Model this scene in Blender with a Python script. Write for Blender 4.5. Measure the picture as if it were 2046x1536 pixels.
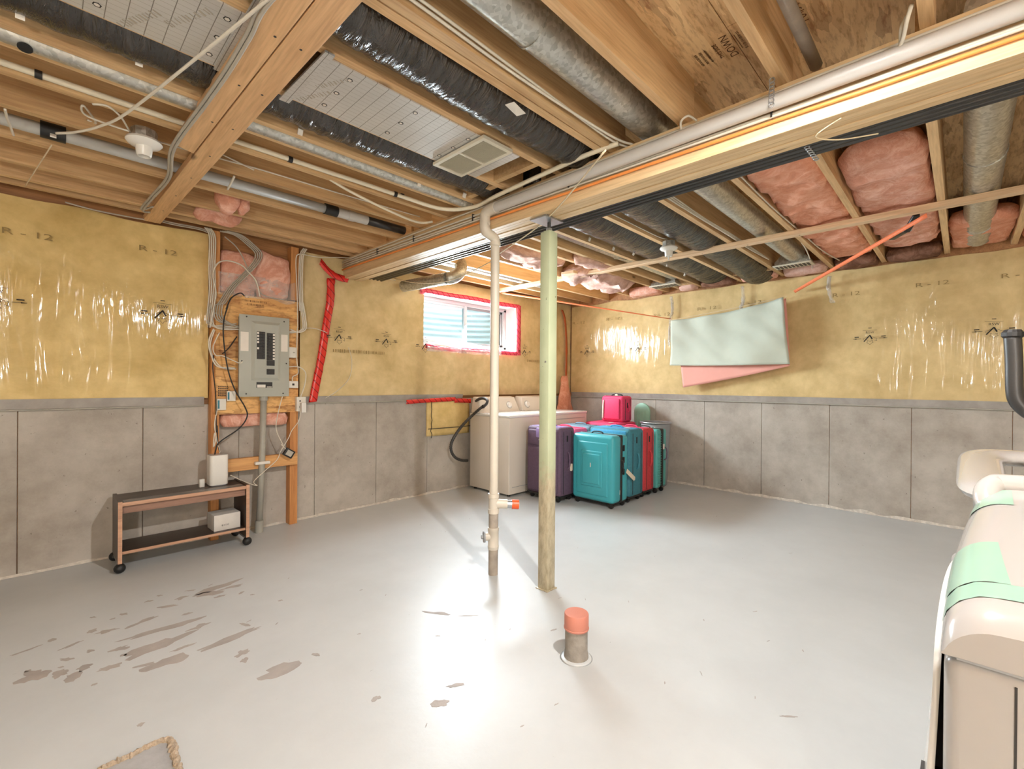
import bpy, bmesh, math, random
from mathutils import Vector, Matrix, noise
import numpy as np
for o in list(bpy.data.objects): bpy.data.objects.remove(o)
SC = bpy.context.scene
COL = SC.collection
random.seed(7)

# ---------------------------------------------------------------- camera
# room axes: X runs along the window wall, Y towards it, Z up; camera stands at (0, 0, 1.25)
HC = 1.25
FPX = 922.0; CX, CY = 1023.0, 768.0
RM = np.array([[0.0]*3]*3)
_x = np.array([1925-CX, 772-CY, FPX]); _x /= np.linalg.norm(_x)
_y = np.array([80-CX, 758-CY, FPX]); _y -= _x*(_x@_y); _y /= np.linalg.norm(_y)
_z = np.cross(_x, _y)
RM = np.stack([_x, _y, _z])
cam_d = bpy.data.cameras.new('camera'); cam = bpy.data.objects.new('camera', cam_d); COL.objects.link(cam)
cam_d.sensor_width = 36.0; cam_d.lens = FPX/2046*36.0; cam_d.clip_start = 0.02
_cr, _cu, _cb = RM@np.array([1, 0, 0]), RM@np.array([0, -1, 0]), RM@np.array([0, 0, -1])
mw = Matrix(((_cr[0], _cu[0], _cb[0], 0), (_cr[1], _cu[1], _cb[1], 0), (_cr[2], _cu[2], _cb[2], HC), (0, 0, 0, 1)))
cam.matrix_world = mw
SC.camera = cam

# ---------------------------------------------------------------- world, daylight, exposure
SC.view_settings.view_transform = 'Standard'; SC.view_settings.look = 'None'
SC.view_settings.gamma = 1.0; SC.view_settings.use_curve_mapping = False
SC.view_settings.exposure = 1.12
W = bpy.data.worlds.new('overcast_sky'); SC.world = W; W.use_nodes = True
bg = W.node_tree.nodes['Background']; bg.inputs[0].default_value = (0.70, 0.90, 1.0, 1); bg.inputs[1].default_value = 3.2
def area_light(name, loc, target, sx, sy, power, col):
    d = bpy.data.lights.new(name, 'AREA'); d.shape = 'RECTANGLE'; d.size = sx; d.size_y = sy; d.energy = power; d.color = col
    o = bpy.data.objects.new(name, d); COL.objects.link(o); o.location = loc
    o.rotation_euler = (Vector(target)-Vector(loc)).to_track_quat('-Z', 'Y').to_euler()
    o.visible_camera = False
    return o
# daylight falling through the window out of the well
area_light('window_daylight', (3.70, 4.445, 1.96), (3.45, 2.0, 1.3), 1.36, 0.46, 82, (0.80, 0.92, 1.0))
FLASH_BULB_E = 2300.0      # emission of the shaded bulb added in place of a hand-held flash
FILL_GLOBE_E = 125.0      # emission of the fill globe added behind the camera
BULB_C = (1.0, 0.98, 0.96)

# ---------------------------------------------------------------- geometry helpers
def ray(u, v): return RM@np.array([u-CX, v-CY, FPX])
def pz(u, v, z): d = ray(u, v); t = (z-HC)/d[2]; return Vector((d[0]*t, d[1]*t, z))          # where a sight line meets height z
def py(u, v, y): d = ray(u, v); t = y/d[1]; return Vector((d[0]*t, y, HC+d[2]*t))             # ... a plane parallel to the window wall
def px(u, v, x): d = ray(u, v); t = x/d[0]; return Vector((x, d[1]*t, HC+d[2]*t))             # ... a plane parallel to the right wall
def S(r, g, b, a=1.0):
    f = lambda c: (c/255/12.92 if c/255 <= 0.04045 else ((c/255+0.055)/1.055)**2.4)
    return (f(r), f(g), f(b), a)

class MB:
    def __init__(s): s.v = []; s.f = []
    def add(s, vs, fs):
        n = len(s.v); s.v += [Vector(p) for p in vs]; s.f += [[i+n for i in q] for q in fs]; return s
    def box(s, x0, x1, y0, y1, z0, z1):
        return s.add([(x0,y0,z0),(x1,y0,z0),(x1,y1,z0),(x0,y1,z0),(x0,y0,z1),(x1,y0,z1),(x1,y1,z1),(x0,y1,z1)],
                     [(0,3,2,1),(4,5,6,7),(0,1,5,4),(1,2,6,5),(2,3,7,6),(3,0,4,7)])
    def obox(s, c, ax, ay, az):
        c, ax, ay, az = Vector(c), Vector(ax), Vector(ay), Vector(az)
        vs = [c+i*ax+j*ay+k*az for k in (-1, 1) for j in (-1, 1) for i in (-1, 1)]
        return s.add(vs, [(0,2,3,1),(4,5,7,6),(0,1,5,4),(1,3,7,5),(3,2,6,7),(2,0,4,6)])
    def prism(s, pts, d):
        n = len(pts); d = Vector(d); pts = [Vector(p) for p in pts]
        return s.add(pts+[p+d for p in pts], [tuple(range(n))[::-1], tuple(range(n, 2*n))]+[(i, (i+1) % n, n+(i+1) % n, n+i) for i in range(n)])
    def tube(s, path, r, n=10, cap=True, up=None):
        path = [Vector(p) for p in path]; m = len(path)
        rr = r if isinstance(r, (list, tuple)) else [r]*m
        t0 = (path[1]-path[0]).normalized()
        a = Vector(up) if up else (Vector((0, 0, 1)) if abs(t0.z) < 0.9 else Vector((1, 0, 0)))
        a = (a-t0*a.dot(t0)).normalized(); vs = []
        for i, p in enumerate(path):
            t = (path[min(i+1, m-1)]-path[max(i-1, 0)])
            t = t.normalized() if t.length > 1e-9 else t0
            a = a-t*a.dot(t); a = a.normalized() if a.length > 1e-6 else t.orthogonal().normalized()
            b = t.cross(a)
            vs += [p+(a*math.cos(2*math.pi*k/n)+b*math.sin(2*math.pi*k/n))*rr[i] for k in range(n)]
        fs = [(i*n+k, i*n+(k+1) % n, (i+1)*n+(k+1) % n, (i+1)*n+k) for i in range(m-1) for k in range(n)]
        if cap: fs += [tuple(range(n))[::-1], tuple(range((m-1)*n, m*n))]
        return s.add(vs, fs)
    def lathe(s, c, axis, prof, n=20, cap=True):
        c = Vector(c); ax = Vector(axis).normalized(); a = ax.orthogonal().normalized(); b = ax.cross(a); vs = []
        for (r, h) in prof: vs += [c+ax*h+(a*math.cos(2*math.pi*k/n)+b*math.sin(2*math.pi*k/n))*max(r, 1e-4) for k in range(n)]
        m = len(prof)
        fs = [(i*n+k, i*n+(k+1) % n, (i+1)*n+(k+1) % n, (i+1)*n+k) for i in range(m-1) for k in range(n)]
        if cap: fs += [tuple(range(n))[::-1], tuple(range((m-1)*n, m*n))]
        return s.add(vs, fs)
    def grid(s, nu, nv, fn):
        vs = [fn(i/nu, j/nv) for j in range(nv+1) for i in range(nu+1)]
        fs = [(j*(nu+1)+i, j*(nu+1)+i+1, (j+1)*(nu+1)+i+1, (j+1)*(nu+1)+i) for j in range(nv) for i in range(nu)]
        return s.add(vs, fs)
    def build(s, name, mat, parent=None, smooth=False, bevel=0.0, seg=2, solid=0.0, sub=0, angle=None):
        off = parent_loc(parent)
        me = bpy.data.meshes.new(name); me.from_pydata([p-off for p in s.v], [], s.f)
        bm = bmesh.new(); bm.from_mesh(me); bmesh.ops.recalc_face_normals(bm, faces=bm.faces)
        if bevel: bmesh.ops.bevel(bm, geom=bm.edges[:], offset=bevel, segments=seg, affect='EDGES', profile=0.5, clamp_overlap=True)
        bm.to_mesh(me); bm.free()
        if mat: me.materials.append(M[mat] if isinstance(mat, str) else mat)
        if smooth or bevel:
            me.shade_smooth()
            if angle is not None or bevel: me.set_sharp_from_angle(angle=math.radians(angle or 40))
        o = bpy.data.objects.new(name, me); COL.objects.link(o)
        if parent: o.parent = parent
        if solid:
            m = o.modifiers.new('thickness', 'SOLIDIFY'); m.thickness = solid; m.offset = 0
        if sub:
            m = o.modifiers.new('round', 'SUBSURF'); m.levels = sub; m.render_levels = sub
        return o
def parent_loc(p):
    v = Vector((0, 0, 0))
    while p: v += p.location; p = p.parent
    return v
def tag(o, label, cat, group=None, kind=None):
    o['label'] = label; o['category'] = cat
    if group: o['group'] = group
    if kind: o['kind'] = kind
    return o
def thing(name, label, cat, loc=(0, 0, 0), group=None):
    o = bpy.data.objects.new(name, None); COL.objects.link(o); o.location = loc; o.empty_display_size = 0.05
    return tag(o, label, cat, group)
def struct(o): o['kind'] = 'structure'; return o
def copy_tree(o, parent=None):
    c = o.copy(); COL.objects.link(c); c.parent = parent
    for ch in list(o.children): copy_tree(ch, c)
    return c
def nz(x, y=0, z=0): return noise.noise(Vector((x, y, z)))
def smooth_path(pts, k=6):
    pts = [Vector(p) for p in pts]; out = []
    for i in range(len(pts)-1):
        p0, p1, p2, p3 = pts[max(i-1, 0)], pts[i], pts[i+1], pts[min(i+2, len(pts)-1)]
        for j in range(k):
            t = j/k
            out.append(0.5*((2*p1)+(p2-p0)*t+(2*p0-5*p1+4*p2-p3)*t*t+(3*p1-p0-3*p2+p3)*t**3))
    out.append(pts[-1]); return out
def text_mesh(name, body, size, mat, origin, xdir, ydir, parent, sx=1.0, align='CENTER', lift=0.0):
    cu = bpy.data.curves.new(name, 'FONT'); cu.body = body; cu.size = size; cu.align_x = align; cu.align_y = 'CENTER'; cu.resolution_u = 3
    o = bpy.data.objects.new(name, cu); COL.objects.link(o)
    dg = bpy.context.evaluated_depsgraph_get(); me = bpy.data.meshes.new_from_object(o.evaluated_get(dg))
    bpy.data.objects.remove(o)
    xd, yd = Vector(xdir).normalized(), Vector(ydir).normalized(); n = xd.cross(yd); off = parent_loc(parent)
    for v in me.vertices: v.co = Vector(origin)+xd*v.co.x*sx+yd*v.co.y+n*lift-off
    me.materials.clear(); me.materials.append(M[mat])
    ob = bpy.data.objects.new(name, me); COL.objects.link(ob); ob.parent = parent
    return ob

def scribble(parent, o, xd, yd, w, h, mat, seed, name='faded_print'):
    # print too worn to read: a broken row of short strokes
    rnd = random.Random(seed); xd, yd = Vector(xd).normalized(), Vector(yd).normalized(); n = xd.cross(yd); m = MB(); x = -w/2
    while x < w/2:
        b = rnd.uniform(.08, .30)*h; c = Vector(o)+xd*(x+b/2); hh = h*rnd.uniform(.35, .5)
        m.prism([c-xd*b/2-yd*hh, c+xd*b/2-yd*hh, c+xd*b/2+yd*hh, c-xd*b/2+yd*hh], n*.0004); x += b+rnd.uniform(.15, .5)*h
    ob = m.build(name, mat, parent); ob['kind'] = 'stuff'; return ob

# ---------------------------------------------------------------- materials
M = {}
def nodes(name):
    m = bpy.data.materials.new(name); m.use_nodes = True; nt = m.node_tree
    return m, nt, nt.nodes['Principled BSDF']
def N(nt, t, **kw):
    n = nt.nodes.new(t)
    for k, v in kw.items(): setattr(n, k, v)
    return n
def coords(nt, scale=(1, 1, 1), rot=(0, 0, 0), kind='Object'):
    tc = N(nt, 'ShaderNodeTexCoord'); mp = N(nt, 'ShaderNodeMapping')
    mp.inputs['Scale'].default_value = scale; mp.inputs['Rotation'].default_value = rot
    nt.links.new(tc.outputs[kind], mp.inputs[0]); return mp.outputs[0]
def noise_n(nt, vec, scale, detail=4, rough=0.55, dist=0.0):
    n = N(nt, 'ShaderNodeTexNoise'); n.inputs['Scale'].default_value = scale; n.inputs['Detail'].default_value = detail
    n.inputs['Roughness'].default_value = rough; n.inputs['Distortion'].default_value = dist
    nt.links.new(vec, n.inputs['Vector']); return n
def ramp(nt, fac, stops):
    r = N(nt, 'ShaderNodeValToRGB'); e = r.color_ramp.elements
    while len(e) < len(stops): e.new(0.5)
    for i, (p, c) in enumerate(stops): e[i].position = p; e[i].color = c if len(c) == 4 else (*c, 1)
    nt.links.new(fac, r.inputs[0]); return r.outputs[0]
def mixc(nt, fac, a, b, mode='MIX'):
    m = N(nt, 'ShaderNodeMix', data_type='RGBA', blend_type=mode)
    for sock, val in ((m.inputs[0], fac), (m.inputs[6], a), (m.inputs[7], b)):
        if hasattr(val, 'is_output'): nt.links.new(val, sock)
        else: sock.default_value = val
    return m.outputs[2]
def bump_n(nt, h, strength, dist=0.01):
    b = N(nt, 'ShaderNodeBump'); b.inputs['Strength'].default_value = strength; b.inputs['Distance'].default_value = dist
    nt.links.new(h, b.inputs['Height']); return b.outputs[0]
def plain(name, c, rough=0.5, metal=0.0, var=0.12, scale=14, bump=0.0, stretch=(1, 1, 1), coat=0.0, spec=0.5, bscale=None, objvar=0.0):
    m, nt, p = nodes(name); v = coords(nt, stretch); n = noise_n(nt, v, scale, 5)
    d = tuple(x*(1-var) for x in c[:3])+(1,); l = tuple(min(1, x*(1+var)) for x in c[:3])+(1,)
    col = ramp(nt, n.outputs[0], [(0.3, d), (0.7, l)])
    if objvar:
        oi = N(nt, 'ShaderNodeObjectInfo'); k = ramp(nt, oi.outputs['Random'], [(0, (1-objvar,)*3), (1, (1+objvar*0.4,)*3)])
        col = mixc(nt, 1.0, col, k, 'MULTIPLY')
    nt.links.new(col, p.inputs['Base Color']); p.inputs['Roughness'].default_value = rough; p.inputs['Metallic'].default_value = metal
    p.inputs['Coat Weight'].default_value = coat; p.inputs['Specular IOR Level'].default_value = spec
    if bump:
        n2 = noise_n(nt, v, bscale or scale*3, 4); nt.links.new(bump_n(nt, n2.outputs[0], bump), p.inputs['Normal'])
    M[name] = m; return m
def wood(name, c_lo, c_hi, axis, rough=0.55, objvar=0.28, knots=True):
    m, nt, p = nodes(name); sc = [16, 16, 16]; sc[axis] = 0.9; v = coords(nt, sc)
    oi = N(nt, 'ShaderNodeObjectInfo'); add = N(nt, 'ShaderNodeVectorMath', operation='ADD'); sh = N(nt, 'ShaderNodeVectorMath', operation='SCALE')
    cmb = N(nt, 'ShaderNodeCombineXYZ')
    for i in range(3): nt.links.new(oi.outputs['Random'], cmb.inputs[i])
    nt.links.new(cmb.outputs[0], sh.inputs[0]); sh.inputs['Scale'].default_value = 37.0
    nt.links.new(v, add.inputs[0]); nt.links.new(sh.outputs[0], add.inputs[1]); v = add.outputs[0]
    n = noise_n(nt, v, 1.6, 6, 0.6, 0.6); col = ramp(nt, n.outputs[0], [(0.28, c_lo), (0.62, c_hi)])
    n2 = noise_n(nt, v, 7.0, 3, 0.5); col = mixc(nt, 0.22, col, ramp(nt, n2.outputs[0], [(0.35, tuple(x*0.55 for x in c_lo[:3])+(1,)), (0.6, c_hi)]))
    if knots:
        s2 = [3.6, 3.6, 3.6]; s2[axis] = 1.5
        vo = N(nt, 'ShaderNodeTexVoronoi'); vo.inputs['Scale'].default_value = 1.0; v2 = coords(nt, s2)
        a2 = N(nt, 'ShaderNodeVectorMath', operation='ADD'); nt.links.new(v2, a2.inputs[0]); nt.links.new(sh.outputs[0], a2.inputs[1])
        nt.links.new(a2.outputs[0], vo.inputs['Vector'])
        k = ramp(nt, vo.outputs['Distance'], [(0.025, (0.10, 0.045, 0.02, 1)), (0.075, (1, 1, 1, 1))]); col = mixc(nt, 0.75, col, k, 'MULTIPLY')
    k2 = ramp(nt, oi.outputs['Random'], [(0, (1-objvar, 1-objvar*1.1, 1-objvar*1.25)), (1, (1.0, 1.0, 1.0))]); col = mixc(nt, 1.0, col, k2, 'MULTIPLY')
    nt.links.new(col, p.inputs['Base Color']); p.inputs['Roughness'].default_value = rough
    nt.links.new(bump_n(nt, n2.outputs[0], 0.12, 0.004), p.inputs['Normal']); M[name] = m; return m
def osb(name, ang=0.0, c1=S(220, 176, 122), c2=S(246, 212, 160), c3=S(172, 124, 82)):
    m, nt, p = nodes(name); v = coords(nt, (3.4, 20, 12), (0, 0, ang)); nd = noise_n(nt, v, 0.8, 3, 0.6)
    wv = N(nt, 'ShaderNodeVectorMath', operation='ADD'); nt.links.new(v, wv.inputs[0])
    sc = N(nt, 'ShaderNodeVectorMath', operation='SCALE'); sc.inputs['Scale'].default_value = 1.6; nt.links.new(nd.outputs['Color'], sc.inputs[0]); nt.links.new(sc.outputs[0], wv.inputs[1])
    vo = N(nt, 'ShaderNodeTexVoronoi'); vo.inputs['Scale'].default_value = 1.3; nt.links.new(wv.outputs[0], vo.inputs['Vector'])
    sep = N(nt, 'ShaderNodeSeparateColor'); nt.links.new(vo.outputs['Color'], sep.inputs[0])
    col = ramp(nt, sep.outputs[0], [(0.0, tuple(x*0.8 for x in c3[:3])+(1,)), (0.28, c1), (0.6, tuple((a+b)/2 for a, b in zip(c1, c2))), (1.0, c2)])
    n2 = noise_n(nt, v, 3.5, 5, 0.65); col = mixc(nt, 0.45, col, ramp(nt, n2.outputs[0], [(0.36, c3), (0.52, c2)]))
    nt.links.new(col, p.inputs['Base Color']); p.inputs['Roughness'].default_value = 0.6
    nt.links.new(bump_n(nt, sep.outputs[1], 0.35, 0.004), p.inputs['Normal']); M[name] = m; return m
def concrete_wall(name):
    m, nt, p = nodes(name); v = coords(nt); n = noise_n(nt, v, 1.7, 8, 0.62); col = ramp(nt, n.outputs[0], [(0.28, S(154, 145, 134)), (0.72, S(194, 187, 177))])
    n2 = noise_n(nt, coords(nt, (1, 1, 1)), 3.2, 8, 0.72); col = mixc(nt, 0.35, col, ramp(nt, n2.outputs[0], [(0.35, S(134, 122, 108)), (0.62, S(198, 190, 178))]))
    n3 = noise_n(nt, v, 34, 3, 0.6); col = mixc(nt, 1.0, col, ramp(nt, n3.outputs[0], [(0.22, S(130, 120, 110)), (0.31, (1, 1, 1, 1))]), 'MULTIPLY')
    nt.links.new(col, p.inputs['Base Color']); p.inputs['Roughness'].default_value = 0.82
    nt.links.new(bump_n(nt, mixc(nt, 0.5, n2.outputs[0], n3.outputs[0]), 0.35, 0.006), p.inputs['Normal']); M[name] = m
def floor_paint(name):
    m, nt, p = nodes(name); v = coords(nt); n = noise_n(nt, v, 2.2, 8, 0.65); col = ramp(nt, n.outputs[0], [(0.1, S(188, 190, 189)), (0.9, S(206, 208, 207))])
    n2 = noise_n(nt, coords(nt, (9, 60, 1), (0, 0, 0.25)), 1.0, 4, 0.7, 0.4); n2m = noise_n(nt, v, 1.1, 2)
    scr = ramp(nt, n2.outputs[0], [(0.245, S(120, 116, 110)), (0.27, (1, 1, 1, 1))]); col = mixc(nt, 0.8, col, scr, 'MULTIPLY')
    n4 = noise_n(nt, coords(nt, (70, 10, 1), (0, 0, -0.6)), 1.0, 3, 0.6, 0.3); col = mixc(nt, 0.6, col, ramp(nt, n4.outputs[0], [(0.22, S(130, 126, 120)), (0.245, (1, 1, 1, 1))]), 'MULTIPLY')
    nt.links.new(col, p.inputs['Base Color'])
    p.inputs['Roughness'].default_value = 0.36
    n3 = noise_n(nt, v, 26, 5, 0.6); nt.links.new(bump_n(nt, n3.outputs[0], 0.16, 0.004), p.inputs['Normal']); M[name] = m
def poly(name, c1, c2, axis, rough=0.12, strength=0.55, wr=15):
    # clear sheet drawn tight over glass wool: woolly colour under a glossy wrinkled coat
    m, nt, p = nodes(name); v = coords(nt); n = noise_n(nt, v, 2.6, 7, 0.65, 0.4); n2 = noise_n(nt, v, 9, 5, 0.6)
    col = ramp(nt, n.outputs[0], [(0.32, tuple(x*0.92 for x in c1[:3])+(1,)), (0.66, c2)]); col = mixc(nt, 0.25, col, ramp(nt, n2.outputs[0], [(0.35, tuple(x*0.7 for x in c1[:3])+(1,)), (0.65, c2)]))
    nt.links.new(col, p.inputs['Base Color']); p.inputs['Roughness'].default_value = 0.75; p.inputs['Specular IOR Level'].default_value = 0.2
    sc = [wr, wr, 1.5]; w = noise_n(nt, coords(nt, sc), 1.0, 3, 0.55, 0.5); w2 = noise_n(nt, coords(nt, (1.2, 1.2, 0.8), (0.5, 0.5, 0)), 1.4, 3, 0.5, 1.0)
    bmp = bump_n(nt, mixc(nt, 0.35, w.outputs[0], w2.outputs[0]), strength, 0.03)
    p.inputs['Coat Weight'].default_value = 0.85; p.inputs['Coat Roughness'].default_value = rough; p.inputs['Coat IOR'].default_value = 1.5
    nt.links.new(bmp, p.inputs['Coat Normal']); nt.links.new(bump_n(nt, n2.outputs[0], 0.15, 0.01), p.inputs['Normal']); M[name] = m
def wool(name, c1, c2):
    m, nt, p = nodes(name); v = coords(nt); n = noise_n(nt, v, 8, 8, 0.75, 1.2); n2 = noise_n(nt, coords(nt, (1, 1.6, 1)), 60, 4, 0.7)
    col = ramp(nt, n.outputs[0], [(0.3, tuple(x*.85 for x in c1[:3])+(1,)), (0.45, c1), (0.66, c2)]); nt.links.new(col, p.inputs['Base Color']); p.inputs['Roughness'].default_value = 0.95; p.inputs['Specular IOR Level'].default_value = 0.1
    nt.links.new(bump_n(nt, mixc(nt, 0.4, n.outputs[0], n2.outputs[0]), 0.7, 0.02), p.inputs['Normal']); M[name] = m
def foil_duct(name, axis, c=S(54, 48, 42)):
    m, nt, p = nodes(name); sc = [18, 18, 18]; sc[axis] = 55; v = coords(nt, (30, 6, 6) if axis == 0 else (6, 30, 6)); n = noise_n(nt, v, 1.0, 4, 0.6, 1.0)
    nt.links.new(ramp(nt, n.outputs[0], [(0.3, tuple(x*0.6 for x in c[:3])), (0.75, tuple(x*1.5 for x in c[:3]))]), p.inputs['Base Color'])
    p.inputs['Roughness'].default_value = 0.2; p.inputs['Metallic'].default_value = 0.2; p.inputs['Specular IOR Level'].default_value = 0.9
    nt.links.new(bump_n(nt, n.outputs[0], 0.9, 0.02), p.inputs['Normal']); M[name] = m
def galv(name):
    m, nt, p = nodes(name); v = coords(nt); vo = N(nt, 'ShaderNodeTexVoronoi'); vo.inputs['Scale'].default_value = 70; nt.links.new(v, vo.inputs['Vector'])
    sep = N(nt, 'ShaderNodeSeparateColor'); nt.links.new(vo.outputs['Color'], sep.inputs[0]); n = noise_n(nt, v, 4, 4)
    col = ramp(nt, sep.outputs[0], [(0, S(168, 166, 158)), (1, S(206, 205, 198))]); nt.links.new(col, p.inputs['Base Color']); p.inputs['Metallic'].default_value = 0.75
    nt.links.new(ramp(nt, n.outputs[0], [(0.3, (0.30,)*3), (0.7, (0.45,)*3)]), p.inputs['Roughness']); M[name] = m
def foil_panel(name, axis=0):
    # reflective sheet printed with a fine ruled grid
    m, nt, p = nodes(name); v = coords(nt); sep = N(nt, 'ShaderNodeSeparateXYZ'); nt.links.new(v, sep.inputs[0])
    def line(sock, period, w):
        a = N(nt, 'ShaderNodeMath', operation='DIVIDE'); nt.links.new(sock, a.inputs[0]); a.inputs[1].default_value = period
        b = N(nt, 'ShaderNodeMath', operation='FRACT'); nt.links.new(a.outputs[0], b.inputs[0])
        c = N(nt, 'ShaderNodeMath', operation='LESS_THAN'); nt.links.new(b.outputs[0], c.inputs[0]); c.inputs[1].default_value = w; return c.outputs[0]
    n = noise_n(nt, v, 2.5, 3); base = ramp(nt, n.outputs[0], [(0.3, S(196, 194, 190)), (0.7, S(214, 213, 210))])
    col = mixc(nt, line(sep.outputs[0], 0.0508, 0.05), base, S(128, 124, 118)); col = mixc(nt, line(sep.outputs[1], 0.0254, 0.06), col, S(170, 165, 158))
    nt.links.new(col, p.inputs['Base Color']); p.inputs['Roughness'].default_value = 0.30; p.inputs['Metallic'].default_value = 0.35; M[name] = m
def stripes(name, c1, c2, ang):
    m, nt, p = nodes(name); v = coords(nt, (1, 1, 1), (0, 0, 0)); sep = N(nt, 'ShaderNodeSeparateXYZ'); nt.links.new(v, sep.inputs[0])
    ad = N(nt, 'ShaderNodeMath', operation='ADD'); nt.links.new(sep.outputs[0], ad.inputs[0]); nt.links.new(sep.outputs[2], ad.inputs[1])
    mu = N(nt, 'ShaderNodeMath', operation='MULTIPLY'); nt.links.new(ad.outputs[0], mu.inputs[0]); mu.inputs[1].default_value = 13.0
    fr = N(nt, 'ShaderNodeMath', operation='FRACT'); nt.links.new(mu.outputs[0], fr.inputs[0])
    lt = N(nt, 'ShaderNodeMath', operation='LESS_THAN'); nt.links.new(fr.outputs[0], lt.inputs[0]); lt.inputs[1].default_value = 0.14
    nt.links.new(mixc(nt, lt.outputs[0], c1, c2), p.inputs['Base Color']); p.inputs['Roughness'].default_value = 0.22
    n = noise_n(nt, coords(nt, (14, 14, 5)), 1.0, 3); nt.links.new(bump_n(nt, n.outputs[0], 0.5, 0.02), p.inputs['Normal']); M[name] = m
def glass(name):
    m, nt, p = nodes(name); out = nt.nodes['Material Output']; t = N(nt, 'ShaderNodeBsdfTransparent'); t.inputs[0].default_value = (0.93, 0.97, 0.97, 1)
    g = N(nt, 'ShaderNodeBsdfGlossy'); g.inputs['Roughness'].default_value = 0.02; mx = N(nt, 'ShaderNodeMixShader'); fr = N(nt, 'ShaderNodeFresnel'); fr.inputs[0].default_value = 1.45
    nt.links.new(fr.outputs[0], mx.inputs[0]); nt.links.new(t.outputs[0], mx.inputs[1]); nt.links.new(g.outputs[0], mx.inputs[2]); nt.links.new(mx.outputs[0], out.inputs[0]); M[name] = m
def clear_film(name):
    m, nt, p = nodes(name); out = nt.nodes['Material Output']; t = N(nt, 'ShaderNodeBsdfTransparent'); p.inputs['Base Color'].default_value = (0.8, 0.78, 0.74, 1); p.inputs['Roughness'].default_value = 0.1
    mx = N(nt, 'ShaderNodeMixShader'); n = noise_n(nt, coords(nt), 6, 4); r = ramp(nt, n.outputs[0], [(0.35, (0.12,)*3), (0.7, (0.45,)*3)]); nt.links.new(r, mx.inputs[0])
    nt.links.new(bump_n(nt, noise_n(nt, coords(nt, (20, 20, 3)), 1, 3).outputs[0], 0.7, 0.02), p.inputs['Normal'])
    nt.links.new(t.outputs[0], mx.inputs[1]); nt.links.new(p.outputs[0], mx.inputs[2]); nt.links.new(mx.outputs[0], out.inputs[0]); M[name] = m
def emit(name, c, e):
    m, nt, p = nodes(name); p.inputs['Emission Color'].default_value = (*c, 1); p.inputs['Emission Strength'].default_value = e; p.inputs['Base Color'].default_value = (1, 1, 1, 1); M[name] = m

wood('joist_wood', S(206, 160, 112), S(240, 204, 154), 0)
wood('beam_wood', S(206, 170, 122), S(238, 208, 162), 1, objvar=0.12)
wood('strap_wood', S(210, 172, 132), S(238, 206, 168), 1, objvar=0.1)
wood('board_wood', S(204, 156, 110), S(234, 190, 140), 1, objvar=0.1)
wood('stud_wood', S(184, 118, 62), S(226, 160, 96), 2, objvar=0.15)
wood('rail_wood', S(196, 136, 78), S(232, 176, 112), 0, objvar=0.1)
wood('rim_wood', S(150, 100, 62), S(196, 142, 92), 0, objvar=0.1)
wood('walnut', S(48, 36, 30), S(74, 58, 48), 0, rough=0.35, objvar=0.05, knots=False)
wood('apron_wood', S(132, 98, 80), S(160, 122, 102), 0, rough=0.5, objvar=0.05, knots=False)
wood('cut_edge', S(176, 132, 104), S(204, 160, 130), 0, rough=0.6, objvar=0.05, knots=False)
osb('osb', 1.75); osb('osb_wall', 1.2, S(204, 144, 82), S(234, 184, 116), S(150, 92, 44))
concrete_wall('concrete'); floor_paint('floor_paint')
plain('worn_floor', S(168, 159, 152), 0.6, var=0.14, scale=9, bump=0.2)
plain('rough_mortar', S(190, 170, 146), 0.95, var=0.3, scale=60, bump=0.8)
plain('grey_patch', S(166, 164, 162), 0.7, var=0.1, scale=18, bump=0.3)
plain('caulk', S(206, 198, 186), 0.85, var=0.2, scale=30, bump=0.6)
poly('poly_left', S(208, 176, 106), S(238, 210, 146), 0, 0.08, 0.6, 13)
poly('poly_mid', S(206, 180, 126), S(230, 206, 156), 0, 0.08, 0.4, 12)
poly('poly_right', S(206, 178, 122), S(230, 204, 150), 1, 0.08, 0.7, 14)
poly('poly_grey', S(150, 142, 134), S(176, 170, 162), 0, 0.2, 0.4)
wool('pink_wool', S(226, 162, 138), S(248, 204, 184)); wool('salmon_wool', S(232, 160, 130), S(250, 194, 166)); wool('brown_wool', S(120, 84, 66), S(158, 118, 98)); wool('pale_wool', S(220, 176, 158), S(240, 208, 196))
foil_duct('black_duct', 0); galv('galvanised'); foil_panel('foil_panel')
plain('white_pvc', S(192, 187, 180), 0.35, var=0.04, scale=5); plain('grey_pvc', S(186, 184, 178), 0.4, var=0.06, scale=6); plain('pipe_cream', S(206, 196, 180), 0.4, var=0.05, scale=5)
plain('pipe_dirty', S(164, 152, 138), 0.6, var=0.2, scale=12, bump=0.15); plain('black_abs', S(40, 38, 38), 0.35, var=0.1); plain('black_rubber', S(28, 27, 26), 0.5, var=0.15)
plain('black_line', S(52, 50, 48), 0.18, var=0.1); plain('white_cable', S(216, 208, 192), 0.45, var=0.04); plain('grey_cable', S(176, 168, 154), 0.5, var=0.08); plain('orange_cable', S(240, 148, 74), 0.45, var=0.05)
plain('pex', S(226, 216, 192), 0.4, var=0.04); plain('orange_plastic', S(232, 92, 40), 0.35, var=0.06); plain('cap_salmon', S(204, 130, 110), 0.5, var=0.06, scale=8)
plain('stub_grey', S(150, 142, 132), 0.75, var=0.2, scale=22, bump=0.3)
plain('orange_strap', S(238, 128, 82), 0.6, var=0.06, scale=40); plain('red_tape', S(186, 92, 48), 0.25, var=0.05); stripes('tuck_tape', S(224, 52, 44), S(138, 22, 22), 0); stripes('tuck_tape_pink', S(236, 86, 112), S(196, 30, 60), 0)
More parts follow.
